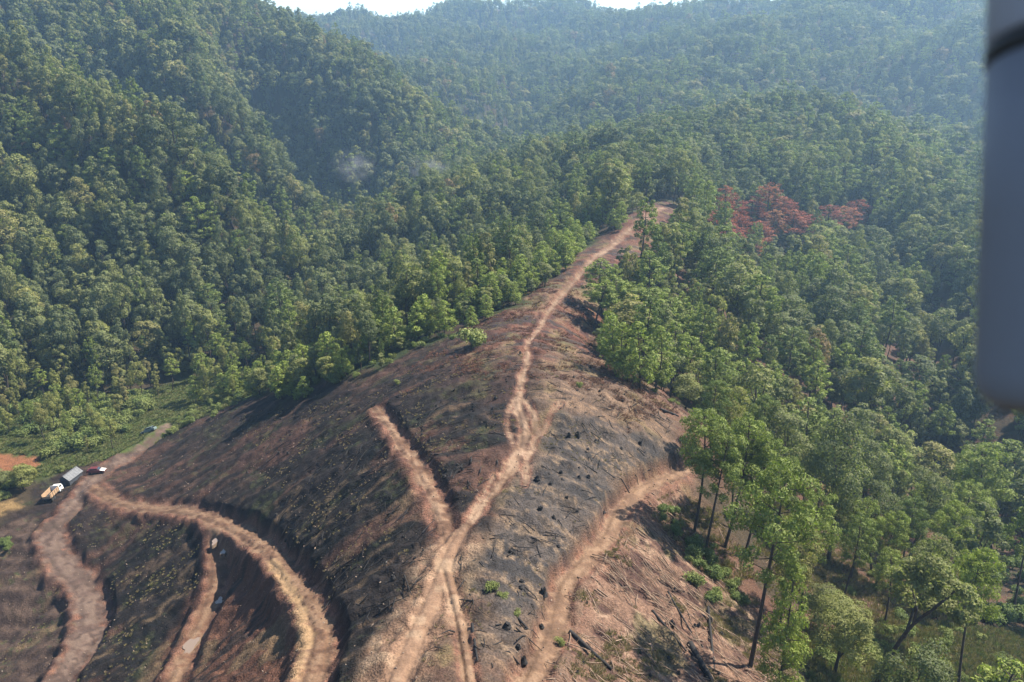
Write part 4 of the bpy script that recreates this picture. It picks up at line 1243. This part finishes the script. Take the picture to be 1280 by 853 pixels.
def tuft_mesh(seed, n=40, h=.5, r=.35):
    rng = np.random.default_rng(seed)
    a = rng.uniform(0, 6.28, n)
    al = unit(np.stack([np.cos(a) * .7, np.sin(a) * .7, rng.uniform(.6, 1.4, n)], 1))
    c = np.stack([np.cos(a), np.sin(a), np.zeros(n)], 1) * (r * rng.uniform(.1, .7, n))[:, None] + al * h * .45
    nn = unit(np.cross(al, rng.normal(size=(n, 3))))
    V, F = cards(c, nn, h, h * .10, rng, along=al)
    me = mesh_np('tuft', V, F, [M_DRYG], {'tint': ('FLOAT', np.repeat(rng.uniform(0, 1, n), 4).astype(np.float32))})
    return me
def clod_mesh(seed):
    rng = np.random.default_rng(seed)
    d = unit(rng.normal(size=(14, 3)))
    import bmesh
    bm = bmesh.new()
    for q in d * rng.uniform(.35, .6, 14)[:, None] * np.array([1, .8, .6]): bm.verts.new(q)
    bmesh.ops.convex_hull(bm, input=bm.verts)
    me = bpy.data.meshes.new('clod'); bm.to_mesh(me); bm.free(); me.materials.append(M_STONE); return me
tufts = [[bpy.data.objects.new('tuft_source', tuft_mesh(i, h=[.42, .6, .8][i]))] for i in range(3)]
def tuft_field(name, spec, n, hmin, hmax, smin, smax, label, thresh=None):
    x, y = sample_patch(poly(spec), n); x, y, z = off_road(x, y)
    k = (sdist(x, y, REDP) < -.3) & (sdist(x, y, SANDP) < -.3)
    x, y, z = x[k], y[k], z[k]
    if thresh is not None:
        k = fbm(x / 5., y / 5., 3, 140) > thresh
        x, y, z = x[k], y[k], z[k]
    m = len(x)
    s = RNG.uniform(smin, smax, m)
    o = instancer(name, x, y, z - .03, RNG.integers(0, 3, m), np.stack([np.zeros(m), np.zeros(m), RNG.uniform(0, 6.28, m)], 1), np.stack([s, s, s * RNG.uniform(.7, 1.2, m)], 1), RNG.uniform(hmin, hmax, m), tufts)
    tag(o, label, 'grass', kind='stuff')
tuft_field('dry_grass', [(300,520),(470,490),(560,420),(700,350),(750,400),(850,520),(760,650),(690,780),(640,853),(430,853),(430,790),(360,690)], 9000, .6, 1., .15, .4, 'thin dry grass tufts on the cleared and burnt ridge', .54)
tuft_field('slash_grass', [(720,740),(800,640),(860,600),(960,790),(1010,870),(650,870)], 4600, .35, 1., .25, .6, 'dry and green grass between the cut branches on the right', .50)
tuft_field('corner_grass', [(1010,870),(1010,800),(1120,770),(1290,790),(1300,900)], 5000, 0., .7, .5, 1.1, 'rough grass covering the slope in the lower right corner')
tuft_field('valley_grass', [(-60,598),(0,520),(60,500),(180,490),(262,470),(330,455),(330,488),(262,518),(190,556),(60,596)], 14000, 0., .3, .5, 1.2, 'bright green meadow grass around the parked car')
tuft_field('lower_grass', [(0,853),(0,690),(130,640),(250,660),(250,760),(200,853)], 2200, .2, .9, .2, .45, 'weeds sprouting on the dark slopes beside the valley road', .50)
M_BRUSH = foliage_mat('dead_brush', [(0, (.055, .024, .020)), (.5, (.085, .038, .028)), (1, (.13, .075, .048))], .85, .15)
def brush_mesh(seed):
    me = tuft_mesh(seed, 34, .6, .6); me.materials.clear(); me.materials.append(M_BRUSH); return me
x, y = sample_patch(poly([(560,424),(690,352),(762,340),(748,440),(860,520),(780,545),(700,530),(640,480),(480,500)]), 6500); x, y, z = off_road(x, y)
k = fbm(x / 6., y / 6., 3, 150) > .50
x, y, z = x[k], y[k], z[k]; m = len(x); s = RNG.uniform(.35, 1.0, m)
bo = instancer('dead_brush', x, y, z - .05, RNG.integers(0, 2, m), np.stack([np.zeros(m), np.zeros(m), RNG.uniform(0, 6.28, m)], 1), np.stack([s, s, s * .6], 1), RNG.uniform(0, 1, m), [[bpy.data.objects.new('brush_source', brush_mesh(9 + q))] for q in range(2)])
tag(bo, 'low dead red-brown brush on the upper ridge around the track', 'brush', kind='stuff')
UND = [(872,640),(960,600),(1060,640),(1180,700),(1210,800),(1010,832),(930,760)]
tuft_field('undergrowth', UND, 6000, .3, 1., .4, 1.1, 'low plants and dry leaves under the trees on the right slope', .40)
sticks('fallen_branches', UND, 260, .8, 3., .05, M_TWIG, 'fallen branches under the trees on the right slope')
in_px(UND, 34, .6, 1.5, .1, .8, 'bush under the trees on the right slope', 'bushes under the right slope trees')
x, y = sample_patch(CLEAR, 5200)
k = (y > 30) & (y < 190) & (np.abs(x) < 95); x, y = x[k], y[k]
z = H(x, y); m = len(x); s = RNG.uniform(.10, .36, m) ** 1.3
so = instancer('loose_stones', x, y, z + .02, np.zeros(m), RNG.uniform(0, 6, (m, 3)), np.stack([s, s, s], 1), np.zeros(m), [[bpy.data.objects.new('stone_source', clod_mesh(3))]])
tag(so, 'loose pale stones and clods littering the cleared slopes', 'stones', kind='stuff')

# ------------------------------------------------------------------ puddles
def puddle_mat():
    m, nt, o = new_mat('muddy_water')
    bs = N(nt, 'ShaderNodeBsdfPrincipled')
    bs.inputs['Base Color'].default_value = (.15, .11, .08, 1); bs.inputs['Roughness'].default_value = .06
    bs.inputs['Specular IOR Level'].default_value = .9
    nt.links.new(bs.outputs[0], o.inputs[0]); return m
M_PUD = puddle_mat()
for (u, v, rx, ry, lab) in [(238,808,.75,1.4,'big'), (270,683,.42,.8,'mid'), (279,690,.35,.6,'s'), (273,745,.4,.7,'low')]:
    p = at(u, v)
    n = 22; th = np.arange(n) * 2 * np.pi / n
    rr = 1 + .22 * np.sin(th * 3 + u) + .12 * np.sin(th * 5 + v)
    x = p[0] + np.cos(th) * rr * rx; y = p[1] + np.sin(th) * rr * ry
    zz = np.full(n, H(x, y).mean() + .05 * 0 + .10)
    zz = max(H(x, y).max() * .5 + H(x, y).mean() * .5, p[2]) + .05
    me = bpy.data.meshes.new('puddle')
    vt = [(a - p[0], b - p[1], 0) for a, b in zip(x, y)] + [(a * 1.15 - 1.15 * p[0], b * 1.15 - 1.15 * p[1], -.5) for a, b in zip(x, y)]
    me.from_pydata(vt, [], [tuple(range(n))] + [(i, n + i, n + (i + 1) % n, (i + 1) % n) for i in range(n)])
    me.materials.append(M_PUD); me.update()
    o = link('puddle', me, None, (p[0], p[1], float(zz))); o['kind'] = 'structure'

# ------------------------------------------------------------------ truck, cars and hut
import bmesh
M_WHITE = plain_mat('white_paint', (.55, .55, .53), .35, 0, 1.2, .10, 0, .5)
M_GLASS = plain_mat('dark_glass', (.02, .025, .03), .08, 0, 1, .1, 0, .6)
M_RUBBER = plain_mat('rubber', (.02, .02, .02), .9, 0, 5, .2)
M_BOARD = plain_mat('bed_boards', (.27, .18, .11), .75, 0, 2.5, .3, .2)
M_STEEL = plain_mat('dark_steel', (.04, .04, .042), .6, .4, 3, .3)
M_RED = plain_mat('maroon_paint', (.085, .018, .02), .35, 0, 1.5, .15, 0, .5)
M_TEAL = plain_mat('teal_paint', (.11, .15, .15), .3, 0, 1.5, .12, 0, .5)
M_TIN = plain_mat('weathered_tin', (.10, .105, .115), .7, .0, 2.2, .3, .2)
M_DARKW = plain_mat('dark_planks', (.04, .045, .055), .8, 0, 4, .4, .3)
M_LAMP = plain_mat('lamp_glass', (.7, .7, .65), .15, 0, 2, .05)

def bbox(bm, c, s, taper=1., bev=0.):
    r = bmesh.ops.create_cube(bm, size=1)
    for v in r['verts']:
        top_ = v.co.z > 0
        v.co = Vector((c[0] + v.co.x * s[0] * (taper if top_ else 1), c[1] + v.co.y * s[1] * (taper if top_ else 1), c[2] + v.co.z * s[2]))
    if bev:
        es = list({e for v in r['verts'] for e in v.link_edges})
        bmesh.ops.bevel(bm, geom=es, offset=bev, segments=2, affect='EDGES')

def part(name, parent, mat, fn, loc=(0, 0, 0)):
    bm = bmesh.new(); fn(bm)
    me = bpy.data.meshes.new(name); bm.to_mesh(me); bm.free(); me.materials.append(mat)
    return link(name, me, parent, loc)

def wheel(parent, x, y, r, w):
    def ty(bm): bmesh.ops.create_cone(bm, cap_ends=True, segments=18, radius1=r, radius2=r, depth=w, matrix=Matrix.Rotation(math.pi / 2, 4, 'X'))
    def rm(bm): bmesh.ops.create_cone(bm, cap_ends=True, segments=14, radius1=r * .58, radius2=r * .5, depth=w + .03, matrix=Matrix.Rotation(math.pi / 2, 4, 'X'))
    t = part('wheel', parent, M_RUBBER, ty, (x, y, r)); part('rim', t, M_STEEL, rm)

def prism(bm, prof, w0, w1=None, zsplit=None):
    """profile in XZ drawn out along Y; upper points may be narrower"""
    w1 = w1 or w0
    zs = [p[1] for p in prof]; zm = zsplit if zsplit is not None else max(zs)
    def hw(z): return w0 / 2 if z <= zm + 1e-6 else w1 / 2
    a = [bm.verts.new((x, -hw(z), z)) for x, z in prof]; b = [bm.verts.new((x, hw(z), z)) for x, z in prof]
    bm.faces.new(a[::-1]); bm.faces.new(b)
    for i in range(len(prof)):
        j = (i + 1) % len(prof)
        bm.faces.new((a[i], a[j], b[j], b[i]))
    bmesh.ops.recalc_face_normals(bm, faces=bm.faces)

def grounded(u, v, heading, name, label, cat):
    p = at(u, v)
    e = bpy.data.objects.new(name, None); COL.objects.link(e)
    f = Vector((math.cos(heading), math.sin(heading), 0)); s_ = Vector((-f.y, f.x, 0))
    def hh(q): return float(H(p[0] + q.x, p[1] + q.y)[0])
    za, zb = hh(f * 1.8), hh(f * -1.8); zc, zd = hh(s_ * .9), hh(s_ * -.9)
    fx_ = Vector((f.x * 3.6, f.y * 3.6, za - zb)).normalized()
    sy = Vector((s_.x * 1.8, s_.y * 1.8, zc - zd)).normalized()
    up_ = fx_.cross(sy).normalized(); sy = up_.cross(fx_).normalized()
    R_ = Matrix((fx_, sy, up_)).transposed()
    e.scale = (.85, .85, .85)
    e.rotation_euler = R_.to_euler(); e.location = (p[0], p[1], max(p[2], (za + zb) / 2) + .02)
    tag(e, label, cat)
    return e

hd = math.radians(92)
T = grounded(68, 621, hd, 'dump_truck', 'parked dump truck with white cab and tan open bed below the hut', 'truck')
T.scale = (.74, .74, .74)
part('chassis', T, M_STEEL, lambda bm: (bbox(bm, (0, 0, .75), (6.2, .8, .25)), bbox(bm, (-1, 0, .95), (3.6, 1.6, .1))))
cabp = part('cab', T, M_WHITE, lambda bm: prism(bm, [(1.5, .6), (3.3, .6), (3.3, 1.5), (2.95, 2.35), (1.5, 2.4)], 2.1, 1.9, 1.5))
part('windscreen', cabp, M_GLASS, lambda bm: bbox(bm, (3.16, 0, 1.93), (.12, 1.65, .62)))
for sy_ in (-1, 1):
    part('side_window', cabp, M_GLASS, lambda bm: bbox(bm, (2.3, sy_ * 1.0, 1.95), (.9, .05, .55)))
    part('headlight', cabp, M_LAMP, lambda bm: bbox(bm, (3.31, sy_ * .75, 1.0), (.06, .3, .2), 1, .02))
bed = part('bed_floor', T, M_STEEL, lambda bm: bbox(bm, (-.95, 0, 1.12), (4.4, 2.3, .14)))
for sy_ in (-1, 1):
    sd = link('bed_side', None, T)
    for k in range(4): part('board', sd, M_BOARD, lambda bm: bbox(bm, (-.95, sy_ * 1.16, 1.35 + k * .33), (4.4, .10, .31), 1, .01))
    for x_ in (-2.9, -1.9, -.9, .1, 1.0): part('rib', sd, M_STEEL, lambda bm: bbox(bm, (x_, sy_ * 1.24, 1.75), (.1, .07, 1.3)))
part('headboard', T, M_WHITE, lambda bm: bbox(bm, (1.3, 0, 1.95), (.12, 2.3, 1.5), 1, .02))
part('tailgate', T, M_BOARD, lambda bm: bbox(bm, (-3.18, 0, 1.5), (.1, 2.25, .7), 1, .02))
for x_ in (2.35, -1.4, -2.35):
    for sy_ in (-1, 1): wheel(T, x_, sy_ * .95, .48, .32)

def car(u, v, heading, paint, name, label, white_hood=False):
    e = grounded(u, v, heading, name, label, 'car')
    part('body', e, paint, lambda bm: (prism(bm, [(-2.1, .35), (2.1, .35), (2.15, .75), (1.0, .98), (.9, 1.0), (-2.0, 1.02), (-2.15, .8)], 1.7)))
    cab_ = part('cabin', e, paint, lambda bm: prism(bm, [(-1.75, 1.0), (.95, .98), (.35, 1.48), (-1.35, 1.5)], 1.62, 1.3, 1.05))
    part('windscreen', cab_, M_GLASS, lambda bm: prism(bm, [(.93, 1.03), (.97, 1.03), (.42, 1.46), (.38, 1.46)], 1.45, 1.2, 1.1))
    part('rear_window', cab_, M_GLASS, lambda bm: prism(bm, [(-1.78, 1.05), (-1.74, 1.05), (-1.36, 1.46), (-1.41, 1.46)], 1.4, 1.2, 1.1))
    for sy_ in (-1, 1):
        part('side_window', cab_, M_GLASS, lambda bm: bbox(bm, (-.45, sy_ * .745, 1.24), (1.7, .08, .30), .85))
        part('headlight', e, M_LAMP, lambda bm: bbox(bm, (2.1, sy_ * .6, .72), (.1, .32, .14), 1, .02))
        part('door', e, paint, lambda bm: bbox(bm, (-.2, sy_ * .855, .72), (1.1, .025, .5), 1, .008))
    if white_hood:
        part('bonnet', e, M_WHITE, lambda bm: prism(bm, [(1.05, .985), (2.12, .77), (2.12, .80), (1.05, 1.02)], 1.6))
    for x_ in (1.35, -1.35):
        for sy_ in (-1, 1): wheel(e, x_, sy_ * .78, .32, .2)
    return e
car(121, 592, math.radians(10), M_RED, 'red_car', 'dark red car with a pale bonnet parked beside the hut', True)
car(187, 542, math.radians(185), M_TEAL, 'green_car', 'grey-green car parked at the end of the valley road on the meadow', False)

hh_ = math.radians(80)
E = bpy.data.objects.new('hut', None); COL.objects.link(E)
E.location = (HUT_P[0], HUT_P[1], HUT_P[2] - .1); E.rotation_euler = (0, 0, hh_)
E.scale = (.72, .72, .8)
tag(E, 'small dark hut with a grey tin gable roof beside the valley road', 'hut')
part('wall', E, M_DARKW, lambda bm: prism(bm, [(-2.6, -.6), (2.6, -.6), (2.6, 1.9), (-2.6, 1.9)], 3.2))
part('gable', E, M_DARKW, lambda bm: [bm.faces.new([bm.verts.new(q) for q in ((x_, -1.6, 1.9), (x_, 1.6, 1.9), (x_, 0, 2.9))]) for x_ in (-2.6, 2.6)])
def roof_side(sg):
    def fn(bm):
        nseg = 12
        for k in range(nseg):
            x0 = -2.9 + 5.8 * k / nseg; x1 = -2.9 + 5.8 * (k + 1) / nseg - .02
            hz = .03 * (k % 2)
            q = [(x0, sg * 1.95, 1.72 + hz), (x1, sg * 1.95, 1.72 + hz), (x1, 0, 2.98 + hz), (x0, 0, 2.98 + hz)]
            a = [bm.verts.new(c_) for c_ in q]; b = [bm.verts.new((c_[0], c_[1], c_[2] - .03)) for c_ in q]
            bm.faces.new(a); bm.faces.new(b[::-1])
            for i in range(4): bm.faces.new((a[i], b[i], b[(i + 1) % 4], a[(i + 1) % 4]))
    return fn
rf = part('roof_slope', E, M_TIN, roof_side(1)); part('roof_slope', E, M_TIN, roof_side(-1))
part('ridge_cap', rf, M_TIN, lambda bm: bbox(bm, (0, 0, 3.03), (5.8, .3, .05)))
part('door', E, M_STEEL, lambda bm: bbox(bm, (-2.62, -.5, .75), (.06, .85, 1.8)))
part('window', E, M_GLASS, lambda bm: bbox(bm, (-2.62, .75, 1.1), (.05, .6, .5)))

# ------------------------------------------------------------------ the drone's own leg beside the lens
M_DRONE = plain_mat('drone_plastic', (.16, .16, .175), .7, 0, 8, .06, 0, .4)
M_DRONE2 = plain_mat('drone_joint', (.022, .021, .020), .6, 0, 8, .06)
M_DRONE3 = plain_mat('drone_arm_plastic', (.26, .25, .27), .45, 0, 8, .05, 0, .4)
mw = cam.matrix_world.copy()
mw = Matrix.Translation(cam.location) @ cam.rotation_euler.to_matrix().to_4x4()
D = bpy.data.objects.new('drone_leg', None); COL.objects.link(D)
D.matrix_world = mw @ Matrix.Translation((.1108, -.0148, -.15)) @ Matrix.Rotation(math.radians(-2.0), 4, 'Z')
tag(D, 'blurred grey plastic drone landing leg hanging down the right edge', 'drone leg')
def lathe(prof, sides=40, sx=1., sz=1.):
    def fn(bm):
        rings = []
        for r, y in prof:
            rings.append([bm.verts.new((math.cos(2 * math.pi * k / sides) * r * sx, y, math.sin(2 * math.pi * k / sides) * r * sz)) for k in range(sides)])
        for a, b in zip(rings, rings[1:]):
            for k in range(sides): bm.faces.new((a[k], a[(k + 1) % sides], b[(k + 1) % sides], b[k])).smooth = True
        bm.faces.new(rings[0]); bm.faces.new(rings[-1][::-1])
        bmesh.ops.recalc_face_normals(bm, faces=bm.faces)
    return fn
part('strut', D, M_DRONE, lathe([(.0105, .0006), (.0130, .0022), (.0142, .0045), (.0148, .008), (.0147, .04), (.0145, .072)]))
part('foot_pad', D, M_DRONE2, lathe([(.004, -.0002), (.0098, .0002), (.0112, .0012)]))
part('joint', D, M_DRONE2, lathe([(.0140, .0722), (.0149, .0726), (.0149, .0758), (.0140, .0762)]))
part('upper_arm', D, M_DRONE3, lathe([(.0145, .0764), (.0148, .0775), (.0150, .11), (.015, .13)]))

# ------------------------------------------------------------------ smoke wisps and haze
def vol_mat(name, colr, dens, aniso, noise=None):
    m, nt, o = new_mat(name)
    pv = N(nt, 'ShaderNodeVolumePrincipled')
    pv.inputs['Color'].default_value = (*colr, 1); pv.inputs['Density'].default_value = dens; pv.inputs['Anisotropy'].default_value = aniso
    if noise:
        tc = N(nt, 'ShaderNodeTexCoord'); nz = N(nt, 'ShaderNodeTexNoise'); nz.inputs['Scale'].default_value = noise; nz.inputs['Detail'].default_value = 2
        nt.links.new(tc.outputs['Object'], nz.inputs['Vector'])
        ln = N(nt, 'ShaderNodeVectorMath', operation='LENGTH'); nt.links.new(tc.outputs['Object'], ln.inputs[0])
        m1 = N(nt, 'ShaderNodeMapRange'); m1.inputs[1].default_value = 1.; m1.inputs[2].default_value = .2; m1.inputs[3].default_value = 0; m1.inputs[4].default_value = 1
        nt.links.new(ln.outputs['Value'], m1.inputs[0])
        m2 = N(nt, 'ShaderNodeMapRange'); m2.inputs[1].default_value = .42; m2.inputs[2].default_value = .7
        nt.links.new(nz.outputs['Fac'], m2.inputs[0])
        mm = N(nt, 'ShaderNodeMath', operation='MULTIPLY'); nt.links.new(m1.outputs[0], mm.inputs[0]); nt.links.new(m2.outputs[0], mm.inputs[1])
        m3 = N(nt, 'ShaderNodeMath', operation='MULTIPLY'); m3.inputs[1].default_value = dens; nt.links.new(mm.outputs[0], m3.inputs[0])
        nt.links.new(m3.outputs[0], pv.inputs['Density'])
    nt.links.new(pv.outputs[0], o.inputs['Volume'])
    return m
M_HAZE = vol_mat('haze_air', (.42, .69, 1.0), .00030, .40)
zmin, zmax = float(gz.min()) - 1.2, float(gz.max()) + 30.0
hb = bpy.data.meshes.new('haze')
bm = bmesh.new(); bbox(bm, (0, 0, (zmin + zmax) / 2), (6100, 6100, zmax - zmin)); bm.to_mesh(hb); bm.free()
hb.materials.append(M_HAZE)
tag(link('haze', hb), 'thin blue morning haze filling the valley air', 'haze', kind='stuff')
M_SMOKE = vol_mat('smoke', (.72, .73, .80), .05, .3, 2.2)
for (u, v, d, sx, sz, lab) in [(442, 208, 350, 12, 9, 'grey smoke wisp rising from the dark trees in the left valley'), (535, 212, 400, 15, 9, 'fainter smoke wisp right of the other in the left valley')]:
    p = ray(u, v) * d
    me = bpy.data.meshes.new('smoke'); bm = bmesh.new(); bmesh.ops.create_icosphere(bm, subdivisions=3, radius=1); bm.to_mesh(me); bm.free(); me.materials.append(M_SMOKE)
    tag(link('smoke', me, None, p, None, (sx, 8, sz)), lab, 'smoke', kind='stuff')
bpy.context.view_layer.update()
